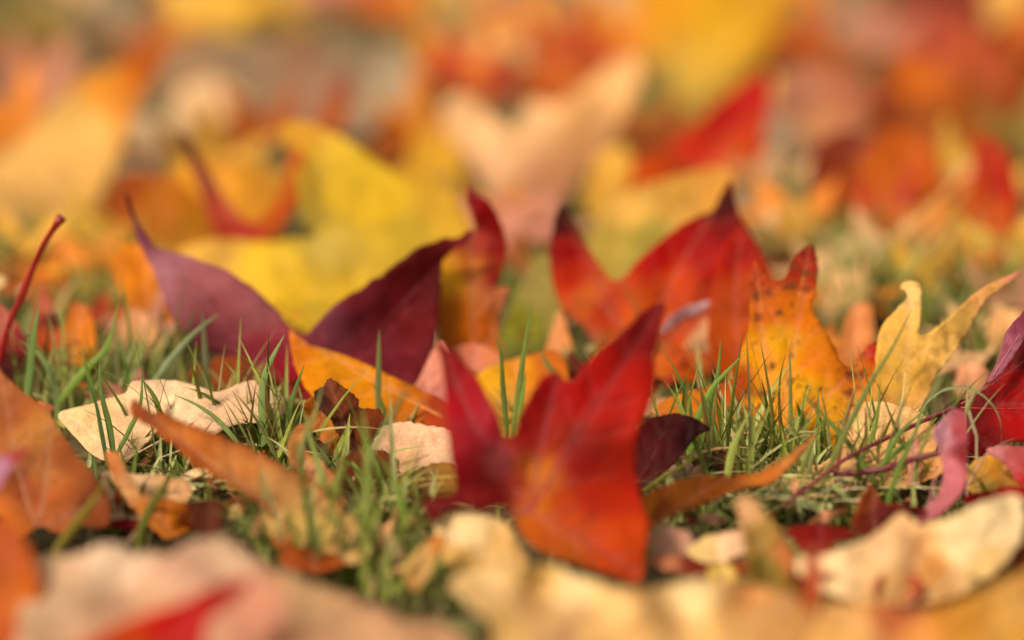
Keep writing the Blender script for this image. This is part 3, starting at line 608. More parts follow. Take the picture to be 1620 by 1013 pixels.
# small curled litter caught in the grass, each piece its own
FR = [
 ('dark curled leaf scrap between the two halves of the tan curled leaf', (505,715), 34, 14, -50, (60,28,26), 55),
 ('small rust scrap at the left foot of the dark brown folded leaf', (448,700), 26, 14, 20, (165,80,30), 50),
 ('tiny orange scrap in grass below the foot of the purple leaf', (432,712), 16, 10, 10, (205,110,40), 50),
 ('coppery curled shred right of the tan curled leaf', (556,742), 30, 13, 35, (135,60,25), 40),
 ('straw-coloured shred in the turf below the pinkish beige leaf', (618,800), 44, 12, -25, (215,175,120), 30),
 ('second straw shred, left of the dark red corner of the big red leaf', (650,830), 36, 13, -40, (200,150,95), 35),
 ('bronze curled shred below the orange-brown curled leaf', (372,800), 30, 15, 15, (150,80,35), 40),
 ('dark maroon shred under the straw shreds', (600,775), 24, 11, 0, (85,30,22), 35),
 ('cream shred in grass left of the cream leaf at the red leaf foot', (622,868), 46, 16, -55, (225,180,125), 45),
 ('small tan shred on the turf below the orange curled leaf', (1130,822), 26, 10, -15, (205,150,110), 30),
 ('small coppery shred on the turf left of the brown and dark red curled leaf', (1305,818), 28, 11, 20, (175,115,75), 30),
 ('pale straw shred hooked beside the pink curled leaf', (1422,748), 30, 12, 60, (220,170,130), 60),
 ('salmon shred low in the grass at the left edge of the pale beige leaf', (60,650), 26, 14, 10, (215,120,90), 40),
 ('brown shred in the grass right of the deep red-brown curled leaf', (655,800), 28, 11, 30, (120,65,30), 35),
 ('olive shred in front of the big red leaf left corner', (690,800), 22, 10, 10, (150,110,55), 35),
 ('dark brown curled shred among blades below the orange-brown curled leaf tip', (330,770), 30, 14, -20, (95,45,22), 45),
 ('copper curled leaf shred in the grass left of the forked pale blade', (545,770), 34, 16, -60, (160,85,35), 60),
 ('dark chestnut shred at the lower edge of the grass clump', (505,862), 36, 15, 10, (110,50,25), 45),
 ('tan torn shred leaning in the grass clump left of the big red leaf', (615,850), 34, 18, 65, (195,140,85), 60),
 ('maroon curled shred right of the dark maroon leaf', (1135,722), 26, 12, 25, (70,24,18), 50),
 ('cream crumb in the turf between orange curled leaf and tan-green tongue', (1195,835), 30, 12, -10, (235,205,160), 30)]
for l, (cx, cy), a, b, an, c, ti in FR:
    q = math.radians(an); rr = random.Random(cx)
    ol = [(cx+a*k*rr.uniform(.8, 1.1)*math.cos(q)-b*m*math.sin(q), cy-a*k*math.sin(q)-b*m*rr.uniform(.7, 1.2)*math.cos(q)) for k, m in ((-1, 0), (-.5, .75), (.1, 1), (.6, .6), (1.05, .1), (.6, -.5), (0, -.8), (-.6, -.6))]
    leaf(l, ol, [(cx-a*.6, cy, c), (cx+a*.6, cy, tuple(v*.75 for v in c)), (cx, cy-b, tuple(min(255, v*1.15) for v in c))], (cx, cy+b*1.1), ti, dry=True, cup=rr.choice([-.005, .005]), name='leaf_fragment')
# litter banks in the middle distance
BK = [
 ('amber leaf low in the blur behind the raised red stem', [(30,470),(60,430),(110,415),(160,425),(190,460),(150,490),(90,495)], (205,135,45), (100,500), 24),
 ('orange leaf low in the blur left of the purple leaf tip', [(175,420),(200,385),(240,400),(262,450),(285,520),(270,560),(230,520),(195,470)], (200,115,28), (240,560), 40),
 ('mustard leaf flat in the blur above the salmon and orange leaf', [(90,400),(150,370),(210,380),(215,420),(150,435),(100,425)], (195,150,60), (150,440), 20),
 ('peach leaf flat in the blur between the salmon leaf and the purple leaf', [(190,530),(200,490),(235,500),(260,540),(250,575),(215,570)], (205,145,100), (220,585), 35),
 ('red scrap in the blur right of the salmon and orange leaf', [(140,500),(148,475),(175,478),(182,500),(160,515)], (190,50,38), (160,525), 45),
 ('coral leaf flat in the blur right of the speckled orange leaf', [(1330,560),(1345,490),(1375,480),(1385,520),(1375,560),(1350,580)], (210,130,75), (1355,590), 45),
 ('cream scrap in the blur above the hooked lobe of the pale yellow star leaf', [(1400,430),(1405,395),(1440,380),(1465,400),(1450,430),(1420,440)], (215,190,125), (1430,450), 35),
 ('tan leaf in the blur left of the hooked lobe', [(1300,500),(1310,440),(1350,425),(1380,450),(1370,490),(1330,510)], (195,155,105), (1340,520), 30),
 ('orange leaf in the blur above the apple-green grass at right', [(1430,370),(1450,330),(1500,320),(1520,360),(1490,395),(1450,395)], (208,118,45), (1475,410), 35),
 ('salmon leaf in the blur near the right edge below the vermilion leaf', [(1540,440),(1550,400),(1590,395),(1605,430),(1580,455)], (215,120,80), (1570,465), 40),
 ('apricot leaf in the blur right of the pointed lobe', [(1560,540),(1570,500),(1610,490),(1640,520),(1620,560),(1580,565)], (215,160,105), (1600,575), 35),
 ('small pinkish leaf in the blur below the pointed lobe', [(1510,620),(1520,580),(1550,575),(1565,600),(1545,630)], (215,150,110), (1535,640), 40),
 ('golden leaf in the blur below the tip of the tall red lobe', [(1215,380),(1230,330),(1280,320),(1300,360),(1275,400),(1235,405)], (195,140,60), (1255,415), 35),
 ('orange leaf in the blur behind the rusty red curled leaf', [(250,330),(270,275),(330,250),(400,260),(450,300),(440,370),(360,400),(280,390)], (208,140,45), (350,410), 40)]
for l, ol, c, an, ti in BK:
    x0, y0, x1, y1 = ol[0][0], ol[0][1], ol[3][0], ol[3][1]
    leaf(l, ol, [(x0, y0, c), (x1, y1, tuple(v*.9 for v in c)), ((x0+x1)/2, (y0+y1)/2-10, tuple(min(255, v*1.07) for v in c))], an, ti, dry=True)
# ------------------------------------------------------------------ grass
GREENS = [(150,162,70), (162,172,85), (122,140,56), (178,186,110), (190,195,132), (104,122,48)]
def clear(px, py, y):
    q = np.array([[px, py]], float)
    return not any(py > f[:, 1].min() and py < f[:, 1].max() and inside(f, q)[0] for f, fy in FLAT)
def pix(p):
    d = p-O; z = d.dot(CF); return 810+FOC*d.x/z, 506.5-FOC*d.dot(CU)/z
STRAW = [(215,190,130), (195,165,105), (225,205,155), (170,140,75)]
class Blades:
    def __init__(s): s.V = []; s.F = []; s.C = []
    def add(s, P, wd, face, col, k=0):
        """P centre line points (Vector), wd half width at base, face = width direction"""
        n = len(P); b = len(s.V)
        for i, p in enumerate(P):
            t = i/(n-1); ww = wd*(1-t**2.2)*(.75+.5*min(1, t*3))*.9 if i < n-1 else wd*.04
            tn = (P[min(i+1, n-1)]-P[max(i-1, 0)]).normalized(); f = (face-tn*face.dot(tn)).normalized(); nn = f.cross(tn)
            s.V += [p-f*ww, p+nn*ww*.55, p+f*ww]; s.C += [col]*3
        for i in range(n-1):
            a = b+i*3; s.F += [(a, a+1, a+4, a+3), (a+1, a+2, a+5, a+4)]
    def build(s, name):
        me = bpy.data.meshes.new(name); me.from_pydata(s.V, [], s.F); finish(me)
        attrs(me, np.array(s.C), 0, 0); return me
rg = random.Random(5)
def blade_at(B, root, h, wd, col, lean=None, curl=None):
    az = rg.uniform(0, 2*math.pi); d = Vector((math.cos(az), math.sin(az), 0))
    lean = rg.uniform(.1, .7) if lean is None else lean; curl = rg.uniform(.1, .9) if curl is None else curl
    n = 7; P = []
    for i in range(n):
        t = i/(n-1); a = lean*.6+curl*t*1.3
        if i == 0: P.append(root.copy())
        else: P.append(P[-1]+(d*math.sin(a)+Vector((0, 0, 1))*math.cos(a))*h/(n-1))
    fa = az+math.pi/2+rg.uniform(-.7, .7)
    B.add(P, wd, Vector((math.cos(fa), math.sin(fa), 0)), col)
def gcol(straw=.12, dim=1.0):
    c = rg.choice(STRAW) if rg.random() < straw else rg.choice(GREENS)
    k = rg.uniform(.75, 1.15)*dim; c = lin(c); return [c[0]*k*1.03, c[1]*k*.96, c[2]*k*.95]
turf = Blades()
for i in range(26000):                                       # low turf all over
    y = .5+3.2*rg.random()**1.6; x = rg.uniform(-.22-.28*y, .22+.28*y)
    if not clear(*pix(Vector((x, y, 0))), y): continue
    blade_at(turf, Vector((x, y, -.004)), rg.uniform(.006, .02), rg.uniform(.0004, .0010), gcol(.2, .75), rg.uniform(.3, 1.3), rg.uniform(.3, 1.2))
tufts = [ # centre px, radii px on the ground, count, height range cm
 (110,640,110,40,75,2.0,3.6),(60,560,80,40,40,2,3.5),(200,590,90,30,40,1.5,3),(260,720,110,30,60,1.0,2.2),(290,760,100,30,50,1,2),(400,690,60,30,60,1.5,3.0),
 (440,720,60,40,60,1.5,3.2),(350,650,60,25,20,1.5,2.5),(560,800,80,50,42,1.5,3.2),(480,860,90,30,28,1.5,3.4),(620,830,60,40,50,1,2.4),(600,900,120,30,60,1.2,2.8),(380,860,80,30,30,1.5,3),(660,940,90,30,40,1,2),
 (640,700,40,20,10,1,2),(200,840,60,30,20,1.5,3),(820,680,25,8,7,1.5,3),(1120,700,80,40,40,1.5,3.4),(1200,720,90,30,45,1.5,3.2),(1330,760,120,40,80,1.5,3),(1440,730,90,40,60,1.5,3),(1290,800,120,30,80,1,2.0),(1150,815,100,20,60,.8,1.8),(1560,720,60,40,25,1.5,3),
 (1480,820,60,15,12,1,2),(1500,480,160,50,110,2,4),(1380,420,120,40,60,2,4),(1560,570,80,40,60,2,4),(1330,500,60,40,40,2,4),(1110,560,60,40,40,1.5,3),(900,600,50,30,25,1.5,2.8),
 (100,430,140,40,150,2,4),(200,500,80,40,60,2,4),(840,500,60,40,30,2,4),(1230,330,120,30,60,2,4),(1000,400,80,30,40,2,4),(1130,470,60,30,30,2,3.5),(600,640,80,20,12,1,2),(720,660,30,20,8,1,2)]
for cx, cy, rx, ry, n, h0, h1 in tufts:
    for i in range(int(n*1.25)):
        a = rg.uniform(0, 6.283); r = math.sqrt(rg.random())
        p = ground(cx+rx*r*math.cos(a), cy+ry*r*math.sin(a)); p.z = -.003
        if not clear(*pix(p), p.y): continue
        blade_at(turf, p, rg.uniform(h0, h1)*.01, rg.uniform(.0007, .0014), gcol(.07, .78), rg.uniform(.05, .7))
for cx, cy, rx, ry, n in ((630,830,70,60,45),(1300,800,130,30,90),(1130,805,90,25,40),(1500,760,90,40,50),(300,790,60,30,25),(440,700,60,40,20),(1200,740,90,30,30),(100,640,110,30,25)):
    for i in range(n):                                       # dry straws lying across the turf
        p = ground(cx+rx*rg.uniform(-1, 1), cy+ry*rg.uniform(-1, 1)); p.z = rg.uniform(.002, .010)
        a = rg.uniform(0, 6.283); l = rg.uniform(.01, .035); c = rg.choice(STRAW+GREENS[3:5]); up = rg.uniform(-.1, .5); cv = rg.uniform(-.5, .5); P = []
        for k in range(6):
            aa = a+cv*k/5; P.append(p.copy()); p = p+Vector((math.cos(aa), math.sin(aa), up*(1-k/3)))*l/5
        turf.add(P, rg.uniform(.0003, .0007), Vector((-math.sin(a), math.cos(a), .6)), [v*rg.uniform(.7, 1.05) for v in lin(c)])
extra = [(1060,745,35,14),(1120,750,50,20),(1160,765,50,20),(1220,740,60,24),(1340,770,60,26),(1420,775,60,26),(1480,780,40,14),(400,720,60,20),(455,740,40,16),(330,720,40,12),(250,745,40,8),(560,850,60,12),(600,820,40,9),(500,900,60,8),(560,920,80,12),(430,880,40,6),(60,660,60,20),(150,665,60,14),(240,640,60,14)]
for cx, cy, rx, n in extra:                                  # long thin blades in and near the focus
    for i in range(int(n*(.6 if cx > 1000 else .8))):
        p = ground(cx+rx*rg.uniform(-1, 1), cy+rg.uniform(-12, 12)); p.z = -.003
        blade_at(turf, p, rg.uniform(.022, .055), rg.uniform(.0004, .0011), gcol(.1, .82), rg.uniform(.0, .6), rg.uniform(.05, .6))
tag(link('grass', turf.build('grass'), M_GRASS), None, None, None, 'stuff')
def hero(label, pts, root_y, wpx, col, dd=0.0, group=None, name='grass_blade'):
    """one blade seen against the leaves; pts from the root upward, standing on the ground at row root_y"""
    if name == 'grass_blade': root_y = min(root_y+38, max(root_y, 885))
    g0 = ground(pts[0][0], root_y); D = (g0-O).dot(CF); C = crom(pts, 9, False); P = []
    for i, (x, y) in enumerate(C): P.append(O+ray(x, y)*(D+dd*i/len(C)))
    if pts[0][1] < root_y-3 or P[0].z > .003: P.insert(0, Vector((g0.x, g0.y, -.003)))
    else: P[0].z = min(P[0].z, -.002)
    B = Blades(); org = P[0].copy()
    ca = Vector((1, rg.uniform(-.4, .4), 0)).normalized()
    col = tuple(min(255, v*k) for v, k in zip(col, (1.18, 1.0, 1.08)))
    B.add([p-org for p in P], wpx/2*D/FOC*1.15, ca if abs((P[-1]-P[0]).normalized().x) < .75 else Vector((0, .3, 1)), lin(col))
    tag(link(name, B.build(name), M_GRASS, None, org), label, 'grass blade', group)
HG = 'single grass blades standing out from the turf'
H = [
 ('tall grass blade standing in the notch of the big red leaf', [(812,680),(822,610),(830,550),(843,478)], 680, 9, (95,125,48)),
 ('dark shorter grass blade left of the tall one in the red leaf notch', [(802,680),(796,620),(792,560),(780,525)], 680, 8, (85,115,45)),
 ('short green blade right of the tall one in the red leaf notch', [(820,682),(826,630),(832,585)], 682, 8, (100,140,50)),
 ('long straight grass blade leaning right across the pale yellow star leaf', [(1300,770),(1330,700),(1375,610),(1412,550),(1443,488)], 770, 9, (95,115,48)),
 ('reddish dark grass blade beside the long leaning blade', [(1322,760),(1335,680),(1352,620),(1370,586)], 760, 6, (110,75,45)),
 ('broad blade leaning left across the foot of the long leaning blade', [(1385,765),(1345,705),(1300,655),(1267,620)], 765, 9, (88,120,50)),
 ('green blade leaning right in front of the orange leaf left part', [(1088,735),(1105,660),(1130,610),(1180,558)], 735, 10, (95,140,48)),
 ('upright blade behind the right-leaning blade at the orange leaf', [(1110,700),(1122,640),(1136,590),(1140,538)], 700, 10, (100,145,60)),
 ('broad pale green blade before the orange curled leaf', [(1150,760),(1158,715),(1172,680),(1188,650)], 762, 11, (135,165,75)),
 ('thin blade leaning left beside the tip of the big red leaf', [(1098,690),(1088,630),(1065,580),(1045,552)], 690, 6, (80,115,50)),
 ('thin upright blade against the speckled orange leaf', [(1222,725),(1222,660),(1212,590),(1203,540)], 725, 6, (95,105,35)),
 ('thin curved blade right of the upright blade on the speckled leaf', [(1246,715),(1234,660),(1234,600),(1243,560)], 715, 5, (95,100,35)),
 ('low thin blade leaning left on the orange leaf', [(1160,700),(1150,660),(1140,625)], 700, 5, (100,100,35)),
 ('pale bent dry blade arching before the deep red leaf', [(1530,770),(1560,720),(1590,700),(1616,692)], 770, 4, (190,170,140)),
 ('arched pale green blade left of the deep red leaf', [(1440,720),(1460,645),(1490,618),(1530,614),(1562,632),(1582,665),(1584,720)], 745, 4, (120,150,95)),
 ('short pale blade hooked at the stem joint of the deep red leaf', [(1545,690),(1532,645),(1540,625),(1568,606)], 760, 4, (160,170,130)),
 ('curving blade between the apricot leaf and the pink curled leaf', [(1395,740),(1420,690),(1455,655),(1472,640)], 760, 7, (90,130,50)),
 ('upright blade crossing the dark stem at right', [(1355,740),(1380,690),(1390,640),(1392,600)], 750, 8, (110,145,60)),
 ('right-leaning blade left of the pink curled leaf', [(1405,790),(1425,735),(1450,680),(1468,645)], 790, 8, (90,130,48)),
 ('broad flat blade lying right toward the pink curled leaf', [(1390,740),(1430,705),(1478,685)], 755, 8, (100,140,60)),
 ('tall forked pale blade in front of the dark brown leaf', [(580,860),(582,760),(578,680),(572,640)], 870, 14, (110,145,60)),
 ('right-leaning pale blade from the forked clump left of centre', [(575,800),(588,720),(612,670),(650,605)], 860, 9, (125,155,85)),
 ('curved blade sweeping right at the foot of the forked clump', [(640,850),(635,790),(615,745),(585,715)], 855, 10, (95,135,50)),
 ('dark green blade leaning left on the amber leaf', [(608,650),(600,630),(590,606)], 660, 7, (85,120,45)),
 ('upright blade over the right lobe of the purple leaf', [(598,640),(599,580),(600,520)], 660, 9, (95,115,60)),
 ('upright blade at the foot of the purple leaf', [(455,690),(460,640),(482,575)], 700, 8, (85,120,50)),
 ('large blade leaning right in front of the purple leaf left lobe', [(240,610),(270,570),(305,530),(348,495)], 640, 10, (125,160,105)),
 ('faint upright blade over the purple leaf left lobe', [(328,600),(325,560),(320,490)], 640, 9, (95,110,70)),
 ('pale tipped blade leaning left at the purple leaf foot', [(395,670),(385,620),(370,590),(355,572)], 680, 8, (120,150,80)),
 ('tall broad blade rising left of the purple leaf foot', [(418,700),(415,640),(420,590),(450,530)], 700, 13, (105,145,75)),
 ('dark arched blade over the pale beige leaf', [(365,672),(345,640),(315,620),(288,612)], 690, 9, (85,120,50)),
 ('slim arched blade below the dark one on the pale beige leaf', [(375,700),(345,665),(310,640),(275,625)], 705, 7, (110,145,75)),
 ('dark upright blade standing in the pale beige leaf', [(168,725),(160,680),(152,640),(135,590)], 725, 7, (60,95,45)),
 ('green upright blade beside the dark one on the pale beige leaf', [(180,720),(172,670),(160,620),(158,570)], 722, 9, (90,130,60)),
 ('right-leaning blade over the left part of the pale beige leaf', [(185,718),(205,680),(222,640),(225,585)], 722, 7, (90,130,55)),
 ('blade bending right on the pale beige leaf centre', [(255,660),(245,630),(228,605),(222,600)], 700, 8, (90,120,45)),
 ('broad pale blade leaning left near the far left grass', [(90,640),(80,590),(60,560),(30,538)], 650, 11, (110,145,80)),
 ('tall blade upright at the far left', [(40,640),(48,580),(55,520),(64,475)], 660, 11, (90,130,60)),
 ('tall blade leaning right at left, tip against the blur', [(90,640),(130,590),(165,555),(180,515),(188,475)], 650, 11, (100,140,50)),
 ('thin dark blade curving down right of the tall left blade', [(203,610),(200,580),(190,550),(180,535)], 640, 7, (85,125,50)),
 ('short blade left of the grey scrap at left', [(150,650),(145,610),(135,575),(132,545)], 660, 7, (95,135,55)),
 ('blurred olive blade in front of the small twisted leaf', [(220,850),(235,810),(262,765),(285,745)], 860, 14, (100,120,50)),
 ('blurred green blade lying before the copper brown leaf', [(90,870),(120,830),(150,790),(170,755)], 900, 15, (125,130,50)),
]
H += [
 ('thin pale blade before the dark maroon leaf', [(1075,745),(1062,705),(1040,670)], 745, 6, (150,170,100)),
 ('second thin blade before the dark maroon leaf, leaning left', [(1085,750),(1065,712),(1030,690)], 748, 5, (125,150,70)),
 ('broad dim blade lying right from the big red leaf to the maroon leaf', [(1015,780),(1050,755),(1085,735),(1110,718)], 775, 9, (125,140,60)),
 ('long leaning blade right of the maroon leaf, tip in front of the orange leaf', [(1125,770),(1100,700),(1075,640),(1050,600)], 750, 8, (110,140,60)),
 ('upright straight blade left of the long leaning blade at right', [(1258,775),(1285,700),(1305,660),(1322,640)], 760, 7, (105,130,55)),
 ('upright thin blade crossing the apricot leaf', [(1445,790),(1452,730),(1470,680),(1480,650)], 770, 6, (120,145,65)),
 ('tall blade in front of the tip of the orange-brown curled leaf', [(475,770),(480,700),(500,650),(512,600)], 800, 8, (130,155,85)),
 ('broad blade right of the tall blade, before the dark brown leaf', [(520,800),(505,740),(490,690),(485,655)], 800, 11, (125,155,75)),
 ('blurred pale blade leaning right in the background above the pale yellow star leaf', [(1400,420),(1440,370),(1490,310),(1535,262)], 400, 16, (190,160,85)),
 ('second blurred pale blade beside the one above the pale yellow star leaf', [(1450,420),(1480,370),(1515,320),(1548,280)], 400, 14, (170,150,75)),
 ('blurred olive blade leaning left above the pointed lobe of the pale yellow star leaf', [(1560,470),(1530,420),(1510,370)], 440, 14, (125,140,60)),
 ('thin dark blade against the orange middle of the scarlet leaf', [(1012,505),(998,470),(978,440)], 560, 7, (140,90,40)),
 ('green blade leaning left behind the shoulder of the big red leaf', [(880,600),(868,580),(853,555)], 640, 9, (110,125,60)),
]
for l, p, ry, wp, c in H: hero(l, p, ry, wp, c, 0, HG)
# a lone second stem, lying in the turf
tube('leaf_stalk', [ground(1320,752,.01), ground(1400,742,.014), ground(1440,728,.016), ground(1505,712,.02)], .0011, .0009, (95,25,35), label='dark stalk lying in the grass below the long stem of the deep red leaf', cat='leaf stalk')

cr_V, cr_F, cr_C = [], [], []
for i in range(2600):                                        # crumbs of dead leaf lying through the turf
    y = .6+1.2*rg.random()**1.3; x = rg.uniform(-.2-.2*y, .2+.2*y); z = rg.uniform(.001, .011)
    if not clear(*pix(Vector((x, y, 0))), y): continue
    r = rg.uniform(.0008, .0032); n = rg.choice((5, 6, 7)); b = len(cr_V); ax = Vector((rg.gauss(0, 1), rg.gauss(0, 1), 1)).normalized(); u = ax.orthogonal().normalized(); v = ax.cross(u)
    col = [q*rg.uniform(.6, 1.1) for q in lin(rg.choice([(165,95,45), (205,160,105), (120,60,30), (190,110,50), (150,45,30), (225,190,140)]))]
    cr_V.append(Vector((x, y, z))+ax*r*.3); cr_C.append(col)
    for k in range(n):
        a = 6.283*k/n; q = r*rg.uniform(.5, 1.2); cr_V.append(Vector((x, y, z))+u*math.cos(a)*q*1.5+v*math.sin(a)*q+ax*rg.uniform(-.3, .3)*r); cr_C.append(col)
    cr_F += [(b, b+1+k, b+1+(k+1) % n) for k in range(n)]
me = bpy.data.meshes.new('leaf_crumbs'); me.from_pydata(cr_V, [], cr_F); finish(me); attrs(me, np.array(cr_C), 0, 0)
tag(link('leaf_crumbs', me, M_DRY), None, None, None, 'stuff')
# ------------------------------------------------------------------ carpet of fallen leaves, blurred behind
def star(seed):
    r = random.Random(seed); pts = []; tips = []
    lobes = [(-118, .72), (-58, .95), (0, 1.08), (58, .95), (118, .72)]
    for i, (a, l) in enumerate(lobes):
        l *= r.uniform(.9, 1.1); a = math.radians(a+r.uniform(-6, 6))
        d = np.array([math.sin(a), math.cos(a)]); p = np.array([d[1], -d[0]])
        if i == 0: pts.append((-.12, -.12))
        for s, q in ((-1, .45), (-1, .72)): pts.append(tuple(d*l*q+p*s*(.2 if q < .5 else .13)))
        pts.append(tuple(d*l)); tips.append(tuple(d*l))
        for s, q in ((1, .72), (1, .45)): pts.append(tuple(d*l*q+p*s*(.2 if q < .5 else .13)))
        if i < 4:
            a2 = math.radians((lobes[i][0]+lobes[i+1][0])/2); pts.append((math.sin(a2)*.36, math.cos(a2)*.36))
    pts.append((.12, -.12)); return pts, tips
PROTO = []
for k in range(7):
    ol, tips = star(100+k); r = random.Random(k)
    V, F, dm, ds, de = sheet(ol, (0, -.08), tips, .055, 100+k, .35)
    S = .052; curlk = r.uniform(.1, .55); W = []
    for i, (x, y) in enumerate(V):
        rr = math.hypot(x, y)
        z = curlk*rr*rr*.55*(1+.5*noise.noise(Vector((x*1.5, y*1.5, k*7))))+.14*noise.noise(Vector((x*2.4, y*2.4, k)))-.12*min(dm[i], .15)
        sh = 1-.25*curlk*rr*rr*.5
        W.append((x*S*sh, y*S*sh, z*S))
    me = bpy.data.meshes.new('fallen_leaf'); me.from_pydata(W, [], F); finish(me)
    attrs(me, np.ones((len(W), 3)), np.clip(np.exp(-(dm/.02)**2)+.4*np.exp(-(ds/.014)**2), 0, 1), r.choice([0, 0, .5, .8]))
    me.materials.append(M_FILL)
    q = tube('leaf_stem', [(0, -.004, 0), (.004, -.02, .003), (r.uniform(-.01, .01), -.045, r.uniform(.0, .012))], .0008, .0007, (150,60,40))
    sm = q.data; so_ = q.location.copy(); bpy.data.objects.remove(q); PROTO.append((me, sm, so_))
NAMES = {'golden yellow': (226,172,70), 'amber orange': (222,135,50), 'burnt orange': (205,100,38), 'rust brown': (165,85,35), 'peach beige': (230,180,130),
         'brick red': (190,65,42), 'olive brown': (140,115,55), 'dusty pink': (200,135,110), 'dark maroon': (115,40,35), 'greyish tan': (165,140,112)}
GL = 'fallen leaves of the blurred carpet behind'
rc = random.Random(77)
MARKS = [(60,330,'golden orange pointed leaf'),(330,175,'cream round leaf'),(590,330,'bright yellow leaf'),(375,330,'rusty red curled leaf'),(330,520,'purple leaf'),(860,240,'peach beige leaf'),
 (1120,60,'yellow far leaf'),(1140,230,'tall red lobe'),(1090,440,'scarlet leaf'),(1500,110,'burnt orange far leaf'),(1380,280,'red-folded orange leaf'),(1570,310,'vermilion leaf'),
 (1250,560,'speckled orange leaf'),(1460,570,'pale yellow star leaf'),(750,430,'crimson-topped orange leaf'),(110,530,'salmon and orange leaf'),(620,220,'rust brown blurred leaf'),(520,165,'thin red-orange lobe')]
USED = {}
def where(p, col, tilt):
    d = p-O; z = d.dot(CF); x = 810+FOC*d.x/z; y = 506.5-FOC*d.dot(CU)/z
    st = 'upturned' if tilt > 18 else 'flat'
    if d.y < 0 or x < -60 or x > 1680 or y < -60:
        sd = 'left' if x < 810 else 'right'; return f'{col} {st} star-shaped leaf lying beyond the {sd if y > -60 and d.y > 0 else "top"} edge of the view'
    order = sorted(MARKS, key=lambda m: (m[0]-x)**2+(m[1]-y)**2)
    for m in order[:3]:
        dx, dy = x-m[0], y-m[1]; hz = 'left' if dx < 0 else 'right'; vt = 'above' if dy < 0 else 'below'
        ps = vt if abs(dy) > 2*abs(dx) else (f'{hz} of' if abs(dx) > 2*abs(dy) else f'{vt} {hz} of')
        for far in ('just', 'farther'):
            if far == 'just' and math.hypot(dx, dy) > 170: continue
            l = f'{col} {st} leaf {far} {ps} the {m[2]}'
            if l not in USED: USED[l] = 1; return l
    return f'{col} {st} leaf in the blurred carpet near the {order[0][2]}'
def put(loc, size, tilt, col, dirn=None, colv=None, rim=0):
    me, sm, so_ = rc.choice(PROTO); o = bpy.data.objects.new('fallen_leaf', me); SC.collection.objects.link(o)
    o.location = loc; az = rc.uniform(0, 6.283) if dirn is None else dirn
    from mathutils import Matrix
    R = Matrix.Rotation(math.radians(rc.uniform(-18, 18)), 4, 'Y') @ Matrix.Rotation(math.radians(tilt), 4, 'X') @ Matrix.Rotation(az, 4, 'Z')
    o.rotation_euler = R.to_euler(); s = size/.1; o.scale = (s, s, s)
    c = lin(colv or NAMES[col]); j = rc.uniform(.88, 1.1); o.color = (c[0]*j, c[1]*j*rc.uniform(.94, 1.05), c[2]*j, 1)
    tag(o, where(Vector(loc), col, tilt), 'leaf', GL)
    st = bpy.data.objects.new('leaf_stem', sm); SC.collection.objects.link(st); st.parent = o; st.location = so_
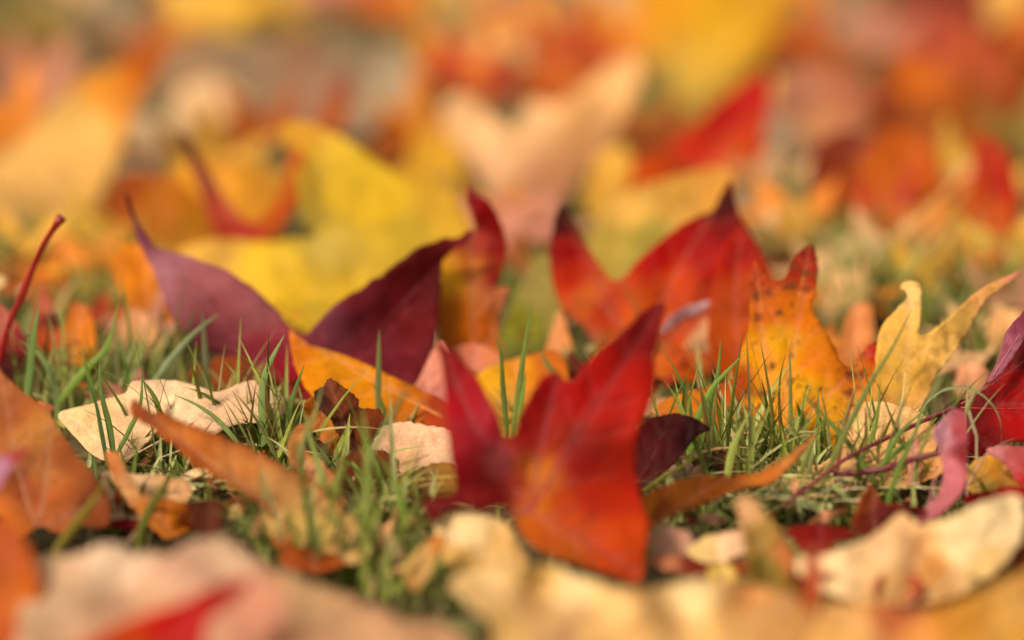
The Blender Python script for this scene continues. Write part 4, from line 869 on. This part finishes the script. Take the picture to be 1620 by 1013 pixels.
# leaves the photo shows as soft patches of colour: px, py of the base on the ground, size m, tilt, colour
PATCH = [
 (60,60,.12,40,'olive brown'),(20,110,.1,20,'rust brown'),(170,50,.13,45,'greyish tan'),(120,-10,.11,30,'peach beige'),(240,90,.1,30,'rust brown'),
 (330,30,.14,45,'golden yellow'),(420,25,.12,40,'golden yellow'),(480,0,.11,30,'dusty pink'),(545,0,.1,45,'dusty pink'),(610,20,.1,40,'burnt orange'),
 (690,60,.09,40,'olive brown'),(650,10,.12,30,'golden yellow'),(760,60,.11,35,'peach beige'),(820,80,.12,50,'amber orange'),(740,130,.1,30,'brick red'),
 (905,110,.1,60,'brick red'),(960,80,.12,50,'amber orange'),(890,150,.1,20,'burnt orange'),(970,10,.12,40,'peach beige'),(820,10,.12,30,'dusty pink'),
 (1260,100,.12,40,'burnt orange'),(1290,20,.12,40,'amber orange'),(1350,40,.11,40,'greyish tan'),(1390,70,.1,30,'dusty pink'),(1600,30,.12,40,'golden yellow'),(1560,10,.1,30,'peach beige'),
 (40,170,.1,30,'dusty pink'),(80,130,.11,30,'dusty pink'),(20,230,.1,40,'amber orange'),(170,190,.08,10,'greyish tan'),
 (680,210,.09,25,'amber orange'),(700,130,.1,25,'amber orange'),(420,215,.09,25,'rust brown'),(330,265,.09,25,'golden yellow'),
 (230,340,.1,25,'burnt orange'),(400,300,.11,35,'golden yellow'),(300,330,.1,25,'amber orange'),(250,400,.1,20,'golden yellow'),(110,420,.11,20,'amber orange'),
 (40,460,.09,15,'burnt orange'),(170,470,.09,15,'olive brown'),(210,540,.07,15,'dusty pink'),(150,380,.1,20,'golden yellow'),(20,400,.1,20,'golden yellow'),
 (780,380,.1,30,'dusty pink'),(820,420,.09,20,'rust brown'),(850,370,.1,40,'dusty pink'),(820,340,.08,30,'amber orange'),(900,430,.08,10,'olive brown'),
 (1190,330,.1,20,'greyish tan'),(1240,290,.1,30,'peach beige'),(1250,350,.1,25,'amber orange'),(1210,390,.09,20,'peach beige'),(1260,400,.09,10,'olive brown'),
 (1340,480,.08,25,'amber orange'),(1400,400,.09,25,'peach beige'),(1430,370,.1,25,'burnt orange'),(1480,320,.1,45,'burnt orange'),(1520,300,.1,35,'peach beige'),
 (1450,440,.08,25,'golden yellow'),(1600,420,.1,40,'golden yellow'),(1510,420,.09,25,'amber orange'),(1560,530,.07,25,'peach beige'),(1500,580,.06,20,'peach beige'),(1600,480,.08,25,'dusty pink'),
 (1310,560,.06,30,'amber orange'),(1400,350,.1,30,'brick red'),(1310,430,.08,30,'peach beige'),(1490,250,.1,20,'rust brown'),(1610,240,.1,30,'olive brown'),(1600,180,.1,30,'rust brown'),
 (130,560,.06,15,'dusty pink'),(160,510,.05,40,'brick red'),(170,650,.035,15,'dusty pink'),(210,640,.05,20,'dusty pink'),(1130,580,.05,20,'burnt orange'),(940,600,.05,20,'dark maroon'),(1000,640,.06,20,'peach beige'),
 (1060,70,.12,40,'golden yellow'),(1180,200,.1,20,'golden yellow'),(1060,230,.1,20,'rust brown'),(1040,200,.1,20,'olive brown'),(600,300,.09,10,'golden yellow'),(690,330,.08,10,'olive brown')]
for px, py, s, t, c in PATCH:
    p = ground(px, py, .008); put(p, s*(.72 if py > 280 else 1), t*(.5 if py > 280 else .9), c, rc.uniform(-.6, .6))
cols = list(NAMES); wts = [20, 20, 18, 10, 16, 9, 4, 8, 3, 5]
n = 0
while n < 130:
    y = rc.uniform(1.25, 4.6); x = rc.uniform(-.28-.27*y, .28+.27*y)
    put(Vector((x, y, rc.uniform(.003, .008))), rc.uniform(.07, .11), rc.uniform(-5, 8 if y < 2.1 else 25), rc.choices(cols, wts)[0]); n += 1
# stray leaves beside the frame, near the camera
for x, y in [(-.3,.8),(-.36,1.0),(-.33,1.2),(.3,.78),(.34,1.0),(.36,1.2),(-.45,.9),(.46,.9),(-.28,.62),(.27,.6)]:
    put(Vector((x, y, .006)), rc.uniform(.08, .11), rc.uniform(0, 15), rc.choice(cols[:6]))
